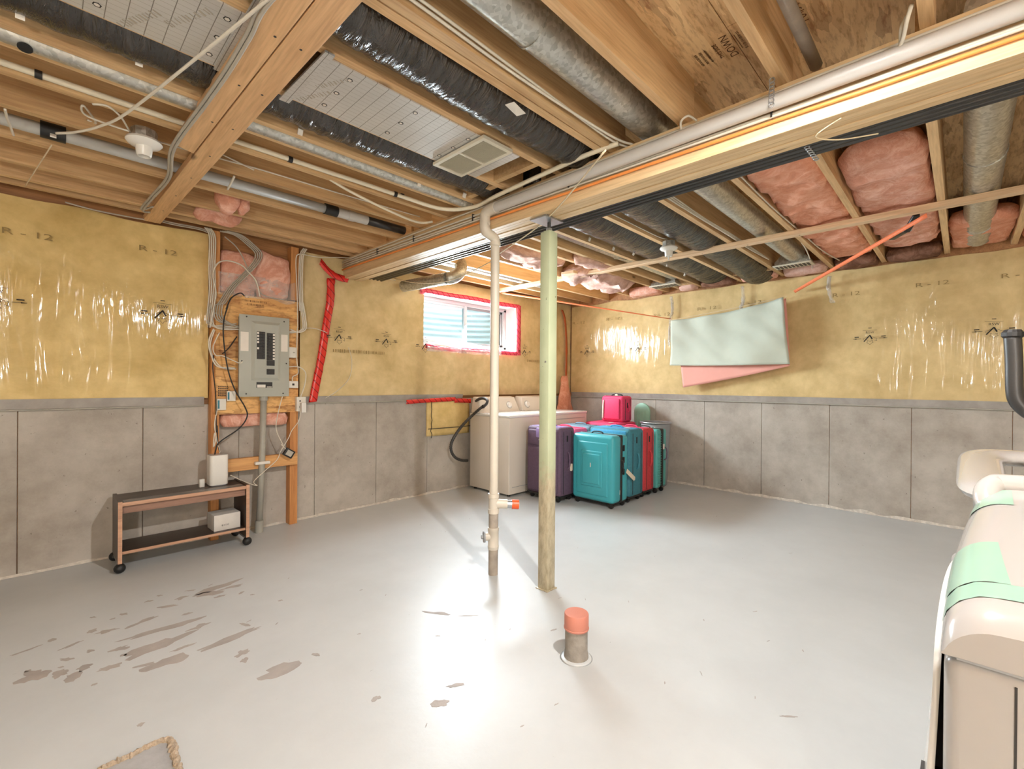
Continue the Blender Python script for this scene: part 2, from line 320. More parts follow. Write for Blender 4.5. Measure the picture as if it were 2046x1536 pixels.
def post_paint():
    m, nt, p = nodes('post_paint'); v = coords(nt); sep = N(nt, 'ShaderNodeSeparateXYZ'); nt.links.new(v, sep.inputs[0]); n = noise_n(nt, v, 16, 5, 0.7)
    a = N(nt, 'ShaderNodeMath', operation='MULTIPLY_ADD'); nt.links.new(n.outputs[0], a.inputs[0]); a.inputs[1].default_value = 0.45; nt.links.new(sep.outputs[2], a.inputs[2])
    base = ramp(nt, noise_n(nt, v, 4, 3).outputs[0], [(0.3, S(168, 175, 140)), (0.7, S(186, 191, 158))])
    rust = ramp(nt, noise_n(nt, coords(nt, (1, 1, 0.4)), 26, 5, 0.7).outputs[0], [(0.35, S(160, 146, 118)), (0.6, S(194, 182, 152))])
    col = mixc(nt, ramp(nt, a.outputs[0], [(0.86, (1, 1, 1, 1)), (0.98, (0, 0, 0, 1))]), base, rust)
    spots = ramp(nt, noise_n(nt, v, 30, 3, 0.5).outputs[0], [(0.24, S(70, 66, 56)), (0.28, (1, 1, 1, 1))]); col = mixc(nt, 0.9, col, spots, 'MULTIPLY')
    nt.links.new(col, p.inputs['Base Color']); p.inputs['Roughness'].default_value = 0.4; nt.links.new(bump_n(nt, n.outputs[0], 0.2, 0.004), p.inputs['Normal']); M['post_paint'] = m
post_paint()
plain('steel', S(176, 178, 182), 0.35, 0.8, var=0.08); plain('dark_steel', S(70, 68, 66), 0.45, 0.5)
plain('panel_grey', S(172, 172, 160), 0.45, var=0.04, scale=6); plain('panel_dark', S(46, 43, 40), 0.5); plain('label_white', S(226, 218, 206), 0.6, var=0.04); plain('ink', S(34, 30, 24), 0.7); plain('ink_brown', S(96, 60, 30), 0.8); plain('ink_faint', S(150, 126, 78), 0.8); plain('conduit_grey', S(166, 162, 150), 0.5, var=0.08, scale=12)
plain('ivory_box', S(224, 218, 206), 0.4, var=0.03); plain('white_plastic', S(226, 222, 214), 0.3, var=0.03, scale=4); plain('appliance', S(222, 212, 198), 0.32, var=0.025, scale=3, coat=0.3); plain('appliance_top', S(234, 230, 224), 0.25, var=0.02, scale=3, coat=0.4)
plain('vent_cream', S(214, 206, 186), 0.45, var=0.03); plain('vent_dark', S(150, 142, 126), 0.6, var=0.05); plain('porcelain', S(226, 222, 214), 0.25, var=0.03)
plain('carton', S(214, 208, 200), 0.7, var=0.05); plain('hose_grey', S(64, 62, 60), 0.45, var=0.1)
plain('purple_cloth', S(98, 76, 96), 0.7, var=0.12, scale=50, bump=0.15); plain('lilac_cloth', S(150, 128, 178), 0.6, var=0.08, scale=40, bump=0.1)
plain('teal_shell', S(64, 164, 174), 0.35, var=0.05, scale=4); plain('teal_cloth', S(58, 124, 138), 0.7, var=0.1, scale=50, bump=0.15); plain('blue_cloth', S(62, 150, 190), 0.7, var=0.1, scale=50, bump=0.15); plain('teal_rib', S(84, 166, 160), 0.4, var=0.05, scale=5)
plain('red_cloth', S(196, 60, 66), 0.7, var=0.1, scale=50, bump=0.15); plain('pink_cloth', S(222, 62, 106), 0.65, var=0.08, scale=50, bump=0.12); plain('rose_cloth', S(232, 104, 150), 0.65, var=0.08, scale=50, bump=0.12); plain('grey_blue', S(104, 134, 150), 0.6, var=0.08)
plain('mint_plastic', S(152, 200, 176), 0.4, var=0.04); plain('basket_grey', S(148, 150, 152), 0.5, var=0.06); plain('tag_paper', S(226, 212, 190), 0.7, var=0.05)
plain('mint_cloth', S(196, 202, 186), 0.8, var=0.03, scale=6, bump=0.1, bscale=120); plain('salmon_cloth', S(236, 170, 156), 0.8, var=0.03, scale=6, bump=0.1, bscale=120)
plain('machine_white', S(176, 171, 166), 0.18, var=0.015, scale=2, coat=0.6); plain('machine_mint', S(150, 184, 164), 0.2, var=0.03, scale=5, coat=0.5); plain('machine_shell', S(182, 178, 174), 0.3, var=0.02, scale=3, coat=0.3); plain('gap_dark', S(52, 50, 48), 0.7); plain('handle_black', S(44, 42, 40), 0.4, var=0.08)
plain('window_vinyl', S(168, 170, 168), 0.35, var=0.03); plain('window_alu', S(128, 136, 136), 0.35, 0.2, var=0.04); plain('well_steel', S(206, 224, 230), 0.5, 0.1, var=0.08, scale=3); glass('glass'); clear_film('clear_film'); plain('string', S(222, 204, 170), 0.8); plain('plain_wall', S(196, 184, 160), 0.8, var=0.05)
plain('reveal_white', S(206, 194, 190), 0.35, var=0.05); plain('gravel', S(150, 146, 140), 0.9, var=0.3, scale=30)
emit('flash_bulb_glow', BULB_C, FLASH_BULB_E); emit('fill_globe_glow', BULB_C, FILL_GLOBE_E); emit('fill_bulb_glow', BULB_C, 620.0)

# ================================================================ the setting
X0, X1, Y0, Y1 = -2.6, 5.64, -3.0, 4.28     # inner faces of the walls
ZJ, ZS = 2.43, 2.66                          # underside of joists, underside of subfloor
fl = struct(MB().box(X0-0.2, X1+0.25, Y0-0.2, Y1+0.25, -0.12, 0).build('floor', 'floor_paint'))
# worn patches where the paint has lifted: thin scabs of bare concrete
def worn(a, b, w, seed):
    a, b = Vector(a), Vector(b); c = (a+b)/2; d = (b-a)/2; L = max(d.length, 0.01); d.normalize(); n = Vector((-d.y, d.x, 0)); k = 22; pts = []
    for i in range(k):
        t = 2*math.pi*i/k; q = 1+0.75*nz(math.cos(t)*1.6+seed*3.1, math.sin(t)*1.6+seed*1.7, seed)
        w_ = w
        pts.append(c+d*L*math.cos(t)*q+n*w*math.sin(t)*q*(0.75+0.5*nz(seed*5, i*0.35)))
    MB().prism([p+Vector((0, 0, 0.0002)) for p in pts], (0, 0, 0.0008)).build('worn_patch', 'worn_floor', fl)
wl = [(90,590,255,535,.045),(270,555,345,545,.03),(330,580,415,555,.035),(400,525,470,510,.022),(500,535,620,505,.016),(560,440,660,410,.02),(600,390,1050,260,.026),(670,460,940,355,.042),(640,320,805,255,.016),
      (500,345,605,320,.012),(450,335,495,330,.016),(690,520,790,495,.010),(740,530,960,455,.035),(1000,440,1350,305,.02),(990,155,1225,70,.03),(1010,150,1150,130,.026),(1120,125,1240,95,.013),(1090,165,1150,150,.010),
      (890,175,960,155,.013),(810,215,910,200,.013),(310,430,440,375,.008),(60,460,200,410,.006),(250,380,285,378,.012),(310,480,380,475,.010),(1200,465,1275,430,.018),(1230,485,1270,478,.016),(1330,580,1530,495,.042),
      (1905,690,1940,665,.010),(440,440,480,432,.010),(610,460,650,455,.008),(885,435,990,400,.010),(930,250,980,242,.010),(970,330,1070,290,.016),(460,265,490,262,.008),(560,275,590,268,.007),(610,250,650,246,.011),(740,185,780,178,.010),(800,155,835,150,.007),(950,130,1000,124,.007),(1220,145,1245,132,.009),(1280,150,1300,146,.007),(470,610,495,604,.007),(700,815,735,808,.008),(300,520,325,516,.006),(130,540,150,536,.008),(1420,180,1445,176,.008),(1595,450,1635,458,.010)]
for i, (a, b, c, d, w) in enumerate(wl): worn(pz(a/2.5575, 1130+b/2.5575, 0), pz(c/2.5575, 1130+d/2.5575, 0), w*1.45, i+1)
for i, (a, b, c, d, w) in enumerate([(847,1222,898,1228,.018),(918,1231,958,1229,.007),(862,1408,897,1404,.026),(895,1372,925,1366,.016),(870,1270,880,1270,.005),(1100,1260,1112,1256,.006),(1560,1430,1590,1432,.006),(480,1245,500,1250,.012)]): worn(pz(a, b, 0), pz(c, d, 0), w, 90+i)
for i in range(46):   # small scuffs
    x, y = random.uniform(0.5, 4.6), random.uniform(0.4, 3.6); a = random.uniform(-0.5, 0.9); L = random.uniform(0.008, 0.03)
    worn((x, y, 0), (x+L*math.cos(a), y+L*math.sin(a), 0), random.uniform(0.0012, 0.004), 200+i)
# broken-out trench edge in the slab, bottom left of the view
rim = [pz(*p, 0) for p in [(180,1552),(215,1532),(262,1511),(300,1491),(336,1479),(344,1492),(350,1514),(358,1545)]]
MB().prism([p+Vector((0, 0, 0.0004)) for p in rim+[rim[-1]+Vector((-0.02, -0.25, 0)), rim[0]+Vector((0, -0.25, 0))]], (0, 0, 0.0015)).build('patch', 'grey_patch', fl)
rp = smooth_path(rim, 9); MB().tube([p+Vector((0.012*nz(i*0.7), 0.012*nz(i*0.9, 4), 0.002)) for i, p in enumerate(rp)], [0.011+0.007*nz(i*0.8, 9) for i in range(len(rp))], 7).build('broken_edge', 'rough_mortar', fl)

# ---- window wall (left) and right wall: cast concrete in form-wide panels below, framing behind insulation above
def wall_panels(root, along, a0, a1, first, step, face, skip_end=0.0):
    cuts = sorted([a0, a1]+[first+step*i for i in range(-12, 14) if a0+0.05 < first+step*i < a1-0.05])
    for c0, c1 in zip(cuts, cuts[1:]):
        off = 0.003*nz(c0*3.3, face); m = MB()
        if along == 'x': m.box(c0+0.0016, c1-0.0016, face+off, face+0.06, -0.02, 1.065)
        else: m.box(face+off, face+0.06, c0+0.0016, c1-0.0016, -0.02, 1.065)
        m.build('panel', 'concrete', root, bevel=0.003, seg=1)
WX0, WX1, WZ0, WZ1 = 2.956, 4.43, 1.665, 2.25
m = MB(); m.box(X0-0.2, X1+0.25, Y1+0.012, Y1+0.25, -0.12, 1.06); m.box(X0-0.2, WX0-.013, Y1+0.03, Y1+0.25, 1.06, ZS); m.box(WX1+.013, X1+0.25, Y1+0.03, Y1+0.25, 1.06, ZS); m.box(WX0-.013, WX1+.013, Y1+0.03, Y1+0.25, 1.06, WZ0-.013); m.box(WX0-.013, WX1+.013, Y1+0.03, Y1+0.25, WZ1+.013, ZS)
wa = struct(m.build('wall_left', 'rim_wood')); wall_panels(wa, 'x', X0, X1, -0.10, 0.625, Y1)
wb = struct(MB().box(X1+0.012, X1+0.25, Y0-0.2, Y1, -0.12, ZS).build('wall_right', 'rim_wood')); wall_panels(wb, 'y', Y0, Y1, 0.34, 0.635, X1)
struct(MB().box(X0-0.2, X0, Y0-0.2, Y1, -0.12, ZS).build('wall_rear', 'plain_wall')); struct(MB().box(X0, X1, Y0-0.2, Y0, -0.12, ZS).build('wall_front', 'plain_wall'))
# lime and caulk run out along the foot of both walls
def foot(name, pts, seed, t=0.010):
    n = len(pts); vs = []
    for i, p in enumerate(pts):
        w = t*(1.1+1.2*nz(i*0.45, seed)); h = t*(1.6+2.2*nz(i*0.3, seed+5)); nrm = Vector((0, -1, 0)) if name == 'trim_1' else Vector((-1, 0, 0))
        vs += [p+Vector((0, 0, 0.001)), p+nrm*max(w, 0.003)+Vector((0, 0, 0.001)), p+nrm*0.003+Vector((0, 0, max(h, 0.004))), p+Vector((0, 0, max(h, 0.004)+0.002))]
    fs = [(i*4+k, i*4+k+1, i*4+k+5, i*4+k+4) for i in range(n-1) for k in range(3)]
    struct(MB().add(vs, fs).build(name, 'caulk'))
foot('trim_1', [Vector((X0+0.02+i*0.045, Y1, 0)) for i in range(182)], 1); foot('trim_2', [Vector((X1, Y0+0.02+i*0.045, 0)) for i in range(161)], 2, 0.013)

# ---- ceiling: strand board subfloor on joists
ce = struct(MB().box(X0-0.2, X1+0.25, Y0-0.2, Y1+0.25, ZS+0.016, ZS+0.05).build('ceiling', 'osb'))
ys = [Y0-0.2, -2.0, -0.78, 0.44, 0.66, 1.88, 3.1, Y1+0.25]; ys = [Y0-0.2, -2.98, -1.76, -0.54, 0.68, 1.90, 3.12, Y1+0.25]
for j in range(7):
    xs = [X0-0.2, -0.55, 1.89, 4.33, X1+0.25] if j % 2 else [X0-0.2, -1.77, 0.67, 3.11, X1+0.25]
    for a, b in zip(xs, xs[1:]): MB().box(a+0.0015, b-0.0015, ys[j]+0.0015, ys[j+1]-0.0015, ZS, ZS+0.016).build('strand_board', 'osb', ce)
JL = [(.075,.113),(.50,.538),(.902,.94),(1.262,1.30),(1.306,1.344),(1.62,1.658),(1.985,2.02),(2.282,2.32),(2.402,2.44),(2.632,2.67),(2.952,2.99),(3.322,3.36),(3.692,3.73),(3.962,4.0),(4.10,4.138)]
JR = [(-.31,-.272),(.092,.13),(.53,.568),(.932,.97),(1.38,1.418),(1.802,1.84),(2.252,2.29),(2.502,2.54),(2.702,2.74),(3.2,3.238),(3.6,3.638),(3.9,3.938),(4.12,4.158)]
for k in range(7): JL.append((-.33-.41*k, -.292-.41*k)); JR.append((-.72-.41*k, -.682-.41*k))
for (a, b) in JL:
    if a > Y0: MB().box(X0, 2.115, a, b, ZJ, ZS-0.001).build('joist', 'joist_wood', ce)
for (a, b) in JR:
    if a > Y0: MB().box(2.119, X1, a, b, ZJ, ZS-0.001).build('joist', 'joist_wood', ce)
for (a, b, c) in [(1.418,1.802,5.1),(2.29,2.502,5.2),(2.74,3.2,5.45),(1.84,2.252,5.4)]: MB().box(c+0.15, c+0.188, a, b, ZJ+0.005, ZS-0.002).build('blocking', 'joist_wood', ce)
MB().box(1.90, 1.938, 2.02, 2.282, ZJ+0.006, ZS-0.002).build('blocking', 'joist_wood', ce); MB().box(1.86, 1.898, 1.658, 1.985, ZJ+0.006, ZS-0.002).build('blocking', 'joist_wood', ce)
# printed grade stamp on the strand board
def osb_print(o, xd, yd, items, size, parent=ce):
    xd, yd = Vector(xd).normalized(), Vector(yd).normalized()
    for (txt, dx, dy, s) in items: text_mesh('stamp', txt, size*s, 'ink_brown', Vector(o)+xd*dx*size+yd*dy*size, xd, yd, parent, 1.0, 'CENTER', 0.0)
zz = ZS-0.0015
c0 = pz(1457, 92, zz); dv = (pz(1448, 82, zz)-pz(1465, 105, zz)).normalized(); up = Vector((0, 0, -1)).cross(dv)
osb_print(c0, dv, up, [('DOWN', 0, 0, 1.0), ('THIS SIDE', 0.0, 0.95, 0.55), ('____', 0, -0.35, 1.1), ('____', 0, 1.5, 1.1), ('____', 0, 2.3, 1.1), ('____', 0, -1.9, 1.1)], 0.046)
for k_ in range(3): scribble(ce, c0+up*(-.05-.02*k_), dv, up, .12, .012, 'ink_brown', 40+k_)
for k_ in range(3): scribble(ce, c0+up*(.085+.02*k_), dv, up, .09, .012, 'ink_brown', 50+k_)
c1 = pz(1600, 34, zz); d1 = (pz(1592, 37, zz)-pz(1612, 27, zz)).normalized(); osb_print(c1, Vector((0, 0, -1)).cross(d1)*-1, d1*-1, [('I 0 I', 0, 0.0, 1.0), ('I 3 I', 1.0, 0.0, 0.8)], 0.05)
for (u, v) in [(1800, 250), (1700, 272)]:
    c = pz(u, v, zz); scribble(ce, c, (0, -1, 0), (1, 0, 0), .26, .05, 'ink_brown', u)

# ---- the window in its deep opening
w1 = struct(thing('window_1', 'basement slider window in the insulated wall', 'window', (3.69, 4.48, WZ0))); del w1['label']; del w1['category']
yw0, yw1 = 4.455, 4.515
ZA, ZB = 1.70, 2.235
m = MB(); m.box(WX0, WX0+.045, yw0, yw1, ZA, ZB); m.box(WX1-.045, WX1, yw0, yw1, ZA, ZB); m.box(WX0, WX1, yw0, yw1, ZA-.03, ZA+.03); m.box(WX0, WX1, yw0, yw1, ZB-.03, ZB+.015); m.build('window_frame', 'window_vinyl', w1, bevel=.004)
sa = MB(); a0, a1 = WX0+.045, 3.735; sa.box(a0, a0+.03, yw0+.006, yw0+.03, ZA+.03, ZB-.03); sa.box(a1-.04, a1, yw0-.004, yw0+.03, ZA+.03, ZB-.03); sa.box(a0, a1, yw0+.006, yw0+.03, ZA+.03, ZA+.065); sa.box(a0, a1, yw0+.006, yw0+.03, ZB-.06, ZB-.03); s1 = sa.build('sash', 'window_vinyl', w1, bevel=.003)
MB().box(a0+.03, a1-.04, yw0+.016, yw0+.020, ZA+.065, ZB-.06).build('pane', 'glass', s1); MB().box(a1-.03, a1-.014, yw0-.016, yw0-.004, 1.90, 1.97).build('latch', 'window_alu', s1, bevel=.003)
sb = MB(); b0, b1 = 3.70, WX1-.045; sb.box(b0, b0+.035, yw0+.034, yw0+.055, ZA+.03, ZB-.03); sb.box(b1-.035, b1, yw0+.034, yw0+.055, ZA+.03, ZB-.03); sb.box(b0, b1, yw0+.034, yw0+.055, ZA+.03, ZA+.06); sb.box(b0, b1, yw0+.034, yw0+.055, ZB-.06, ZB-.03); s2 = sb.build('sash', 'window_alu', w1, bevel=.003)
MB().box(b0+.035, b1-.035, yw0+.043, yw0+.047, ZA+.06, ZB-.06).build('pane', 'glass', s2)
rv = MB(); rv.box(WX0-.012, WX0, Y1-.005, yw1, WZ0, WZ1); rv.box(WX1, WX1+.012, Y1-.005, yw1, WZ0, WZ1); rv.box(WX0, WX1, Y1-.005, yw1, WZ0-.012, WZ0); rv.box(WX0, WX1, Y1-.005, yw1, WZ1, WZ1+.012); rv.build('window_reveal', 'reveal_white', w1)
# steel window well and gravel outside
ww = thing('window_well', 'corrugated steel window well outside the slider window', 'window well', (3.69, 4.6, 1.2))
k = 44
def wellf(u, v):
    t = math.pi*u; z = 1.25+1.55*v; r = 1+0.012*math.sin(z*2*math.pi/0.075); return Vector((3.69+0.95*r*math.cos(t), 4.57+0.72*r*math.sin(t), z))
MB().grid(k, 170, wellf).build('corrugated_wall', 'well_steel', ww, smooth=True, solid=.003)
MB().box(2.78, 4.60, 4.53, 5.28, 1.20, 1.27).build('gravel_bed', 'gravel', ww)

# ================================================================ insulation behind clear sheet
def sheet(name, rects, plane, face, mat, label, seed, bulge=0.016, cell=0.045):
    m = MB()
    for (a0, a1, z0, z1) in rects:
        nu, nv = max(2, int((a1-a0)/cell)), max(2, int((z1-z0)/cell))
        def fn(u, v):
            a, z = a0+(a1-a0)*u, z0+(z1-z0)*v; e = min(1, min(z-1.07, 2.45-z)*5+0.25)
            d = bulge*e*(0.55+0.9*nz(a*1.9, z*1.2, seed)+0.22*nz(a*9, z*1.1, seed+3)+0.10*nz(a*26, z*1.6, seed+8))
            zt = z+(0.018*nz(a*3.0, seed) if v == 1 else 0)
            return Vector((a, face-max(d, -0.004), zt)) if plane == 'y' else Vector((face-max(d, -0.004), a, zt))
        m.grid(nu, nv, fn)
    o = m.build(name, mat, smooth=True); tag(o, label, 'insulation'); return o
shA = sheet('insulation_sheet', [(X0, .925, 1.115, 2.40)], 'y', 4.272, 'poly_left', 'yellow glass wool behind shiny clear plastic left of the breaker panel', 1.0)
shB = sheet('insulation_sheet', [(1.63, WX0, 1.10, 2.425), (WX0, WX1, 1.10, WZ0), (WX0, WX1, WZ1, 2.425), (WX1, 5.62, 1.10, 2.425)], 'y', 4.272, 'poly_mid', 'yellow glass wool behind clear plastic around the basement window', 5.0)
shC = sheet('insulation_sheet', [(Y0, 4.25, 1.115, 2.40)], 'x', 5.632, 'poly_right', 'yellow glass wool behind clear plastic along the right wall with hanging cloths', 9.0)
# grey hem of the sheet over the top of the concrete, held by a lath
def hem(name, plane, a0, a1, face, label, z0=1.055, z1=1.125):
    m = MB()
    def fn(u, v):
        a = a0+(a1-a0)*u; z = z0+(z1-z0)*v+0.004*nz(a*2.0, face); d = 0.010+0.006*nz(a*6, z*9, face)+0.008*v
        return Vector((a, face-d, z)) if plane == 'y' else Vector((face-d, a, z))
    m.grid(int((a1-a0)/0.05), 2, fn); r = thing(name, label, 'plastic hem', ((a0+a1)/2, face-.02, z0) if plane == 'y' else (face-.02, (a0+a1)/2, z0))
    m.build('plastic_strip', 'poly_grey', r, smooth=True)
    pts = [Vector((a0+(a1-a0)*i/40, face-0.014, z0+0.004*nz((a0+(a1-a0)*i/40)*2.0, face))) if plane == 'y' else Vector((face-0.014, a0+(a1-a0)*i/40, z0+0.004*nz((a0+(a1-a0)*i/40)*2.0, face))) for i in range(41)]
    MB().tube(pts, 0.0055, 6).build('lath', 'dark_steel' if plane == 'z' else 'conduit_grey', r)
hem('plastic_hem', 'y', X0, 0.90, 4.279, 'grey plastic hem on the concrete ledge left of the breaker panel'); hem('plastic_hem', 'y', 1.63, 3.52, 4.279, 'grey plastic hem on the concrete ledge beneath the window', 1.05, 1.115); hem('plastic_hem', 'x', Y0, 4.24, 5.639, 'grey plastic hem on the concrete ledge of the right wall')
# prints on the wool facing
def logo(parent, c, xd, s, tiny='RSW'):
    xd, zd = Vector(xd), Vector((0, 0, 1)); c = Vector(c); n = xd.cross(zd); P = lambda a, b: c+xd*a*s+zd*b*s
    m = MB(); T = 0.0007
    def bar(a, b, w):
        A, B = P(*a), P(*b); d = (B-A).normalized(); q = n.cross(d)*w*s; m.prism([A-q, B-q, B+q, A+q], n*T)
    for sg in (-1, 1):
        bar((sg*.52, 0), (sg*1.0, 0), .012); m.prism([P(sg*1.02, 0), P(sg*.80, .035), P(sg*.80, -.035)], n*T); bar((sg*.66, .13), (sg*.92, .13), .03)
    bar((-.35, -.22), (0, .24), .035); bar((0, .24), (.14, -.06), .04)
    star = [(-.05, -.2), (-.16, -.14), (-.13, -.27), (-.2, -.32), (-.08, -.36), (0, -.48), (.08, -.36), (.2, -.32), (.13, -.27), (.16, -.14), (.05, -.2)]
    for a, b in zip(star, star[1:]+star[:1]): bar(a, b, .008)
    hs = [(.12, .12), (.3, .02), (.42, .0), (.38, -.12), (.42, -.2), (.28, -.18)]
    for a, b in zip(hs, hs[1:]): bar(a, b, .008)
    hs = [(-.12, .14), (-.3, .03), (-.4, 0), (-.37, -.1)]
    for a, b in zip(hs, hs[1:]): bar(a, b, .008)
    bar((-.42, .64), (.42, .60), .008); bar((-.1, .78), (.1, .77), .02)
    m.build('printed_mark', 'ink', parent); text_mesh('printed_letters', tiny, .24*s, 'ink', P(0, .44), xd, zd, parent, 1.0, 'CENTER', 0.0005)
FA, FB = 4.232, 5.592
for (u, v) in [(-10, 600), (325, 629)]: logo(shA, py(u, v, FA), (1, 0, 0), .135)
for (u, v) in [(678, 675), (772, 683), (850, 693), (1048, 704)]: logo(shB, py(u, v, FA), (1, 0, 0), .13)
for (u, v) in [(1173, 704), (1275, 698), (1738, 676), (1986, 661)]: logo(shC, px(u, v, FB), (0, -1, 0), .13)
def r12(parent, c, xd, k='R - 12'): text_mesh('printed_letters', k, .055, 'ink_faint', c, xd, (0, 0, 1), parent, 1.7, 'CENTER', 0)
for (u, v) in [(55, 468), (316, 501)]: r12(shA, py(u, v, FA), (1, 0, 0))
for (u, v) in [(1156, 645), (1225, 637), (1322, 629), (1412, 616), (1500, 605), (1690, 588), (1862, 567), (2040, 548)]: r12(shC, px(u, v, FB), (0, -1, 0))
for (u, v) in [(720, 703), (1080, 722)]: scribble(shB, py(u, v, FA), (1, 0, 0), (0, 0, 1), .55, .035, 'ink_faint', u)
# ---- red sheathing tape
def strip(pts, w, wdir, nrm, seed, wob=0.006):
    pts = smooth_path(pts, 5); m = MB(); wd = Vector(wdir).normalized(); nn = Vector(nrm); vs = []
    for i, p in enumerate(pts):
        ww_ = w*(1+0.18*nz(i*0.6, seed)); vs += [p-wd*ww_/2+nn*wob*nz(i*0.9, seed), p+nn*(wob*nz(i*0.8, seed+2)+.003), p+wd*ww_/2+nn*wob*nz(i*0.7, seed+4)]
    return m.add(vs, [(i*3+k, i*3+k+1, i*3+k+4, i*3+k+3) for i in range(len(pts)-1) for k in range(2)])
def tape(pts, w, wdir, mat, label, seed, nrm=(0, -1, 0)): o = strip(pts, w, wdir, nrm, seed).build('sheathing_tape', mat, smooth=True, solid=.0012); tag(o, label, 'tape')
tape([py(u, v, 4.236) for u, v in [(661, 556), (660, 600), (652, 650), (641, 720), (631, 770), (625, 803)]], .075, (1, 0, .1), 'tuck_tape', 'long vertical strip of red tape beside the breaker board', 1)
tape([py(u, v, 4.236) for u, v in [(640, 522), (655, 540), (672, 552), (696, 559)]], .06, (.3, 0, 1), 'tuck_tape', 'short strip of red tape up at the beam end', 2)
tape([py(u, v, 4.240) for u, v in [(812, 803), (870, 799), (910, 797)]], .045, (0, 0, 1), 'tuck_tape', 'longer strip of red tape on the ledge left of the washer', 3)
tape([py(u, v, 4.238) for u, v in [(908, 800), (925, 800), (941, 801)]], .05, (0, 0, 1), 'tuck_tape', 'short strip of red tape on the ledge touching the washer', 4)
tape([Vector((x, 4.245, z)) for x, z in [(2.90, 2.265), (3.3, 2.26), (3.7, 2.268), (4.1, 2.262), (4.47, 2.27)]], .05, (0, 0, 1), 'tuck_tape_pink', 'pinkish red tape along the window head', 5)
tape([Vector((4.462, 4.245, z)) for z in (2.285, 2.1, 1.9, 1.75, 1.62)], .075, (1, 0, 0), 'tuck_tape_pink', 'pinkish red tape down the right side of the window', 6)
tape([Vector((x, 4.245, z)) for x, z in [(2.97, 1.655), (3.3, 1.635), (3.7, 1.645), (4.1, 1.640), (4.43, 1.640)]], .05, (0, 0, 1), 'tuck_tape_pink', 'crumpled pinkish red tape under the window sill', 7)
tape([Vector((2.925, 4.245, z)) for z in (2.29, 2.25, 2.22)], .06, (1, 0, 0), 'tuck_tape_pink', 'little tab of red tape at the upper left window corner', 8)
# reveal tape strips and torn film on the sill
o = strip([Vector((x, 4.225+.02*nz(x*9), 1.625+.02*nz(x*7, 3))) for x in [2.98+.06*i for i in range(20)]], .055, (0, 0, 1), (0, -1, 0), 12, .02).build('torn_film', 'clear_film', smooth=True, solid=.001); tag(o, 'torn clear plastic edge hanging under the window sill', 'plastic film')
# strip of wool below the ledge left of the washer, tied with cord
yb = thing('insulation_flap', 'yellow glass wool flap under the ledge left of the washer', 'insulation', (3.3, 4.26, .65))
MB().grid(16, 10, lambda u, v: Vector((3.0+.62*u, 4.262-.03*math.sin(math.pi*u)*(.5+.5*math.sin(math.pi*v))-.006*nz(u*8, v*6), .65+.385*v))).build('wool_face', 'poly_left', yb, smooth=True, solid=.004)
MB().tube([Vector((3.0+.62*i/10, 4.225-.012*math.sin(i*.31), .735+.004*nz(i))) for i in range(11)], .004, 6).build('cord', 'black_rubber', yb); MB().tube([Vector((3.045+.02*nz(i*.7), 4.228, .63+.40*i/10)) for i in range(11)], .004, 6).build('cord', 'black_rubber', yb)
# wool leaning in the far corner, and the dark seam above it
cw = thing('corner_wool', 'pink glass wool poking out beside the dryer in the far corner', 'insulation', (5.4, 4.2, .85))
MB().grid(12, 14, lambda u, v: Vector((5.20+.14*v+(.40-.32*v)*u, 4.20-.05*math.sin(math.pi*u)-.02*nz(u*5, v*5), .80+.56*v))).build('wool_face', 'salmon_wool', cw, smooth=True, solid=.03)
o = strip([py(u, v, 4.235) for u, v in [(1123, 619), (1129, 640), (1132, 690), (1131, 750), (1130, 785)]], .05, (1, 0, 0), (0, -1, 0), 20).build('corner_seam', 'red_tape', smooth=True, solid=.001); tag(o, 'narrow dark orange tape down the corner seam', 'tape')
# gathered strands of loose film on the right wall
def strand(pts, r, label, seed, mat='clear_film'):
    p = smooth_path(pts, 6); m = MB()
    for k in range(3): m.tube([q+Vector((0, .012*nz(i*.5, seed+k), .0))+Vector((-.006*k, .008*(k-1), 0)) for i, q in enumerate(p)], [r*(.6+.6*abs(nz(i*.7, seed+3*k)))+.001 for i in range(len(p))], 6)
    o = m.build('film_strand', mat, smooth=True); tag(o, label, 'plastic film')
strand([px(u, v, 5.57) for u, v in [(1342, 592), (1344, 620), (1340, 640), (1337, 690)]], .010, 'twisted grey film strand at the left edge of the mint cloth', 3)
strand([px(u, v, 5.57) for u, v in [(1484, 572), (1485, 600), (1479, 622)]], .014, 'bunched clear film over the middle of the mint cloth', 5)
strand([px(u, v, 5.57) for u, v in [(1658, 552), (1656, 578), (1664, 605)]], .012, 'torn clear film tuft on the right wall below the orange strap', 7)

# ================================================================ timber
bm_ = thing('support_beam', 'built-up main timber beam carrying the floor joists', 'beam', (2.12, 1.5, 2.24))
for i in range(5): MB().box(2.03+.0365*i+.0022, 2.03+.0365*(i+1)-.0022, Y0, 4.276, 2.24+.0015*((i*7) % 3), 2.428).build('ply', 'beam_wood', bm_, bevel=.0012, seg=1)
def plank(name, pts, z0, z1, mat, label, cat, bevel=.002): o = MB().prism([Vector((x, y, z0)) for x, y in pts], (0, 0, z1-z0)).build(name, mat, bevel=bevel, seg=1); tag(o, label, cat); return o
nb = plank('flat_board', [(.62, -.6), (.715, -.6), (.61, 4.20), (.509, 4.20)], 2.392, 2.429, 'board_wood', 'longer flat board nailed under the joists up to the wall', 'board')
nb2 = plank('flat_board', [(.525, -.6), (.618, -.6), (.536, 2.78), (.452, 2.74)], 2.392, 2.429, 'board_wood', 'shorter flat board nailed beside the longer one under the joists', 'board')
sp = plank('strapping', [(4.00, -2.6), (4.075, -2.6), (4.075, 4.20), (4.00, 4.20)], 2.392, 2.429, 'strap_wood', 'thin pale strapping across the joists right of the beam', 'strapping')
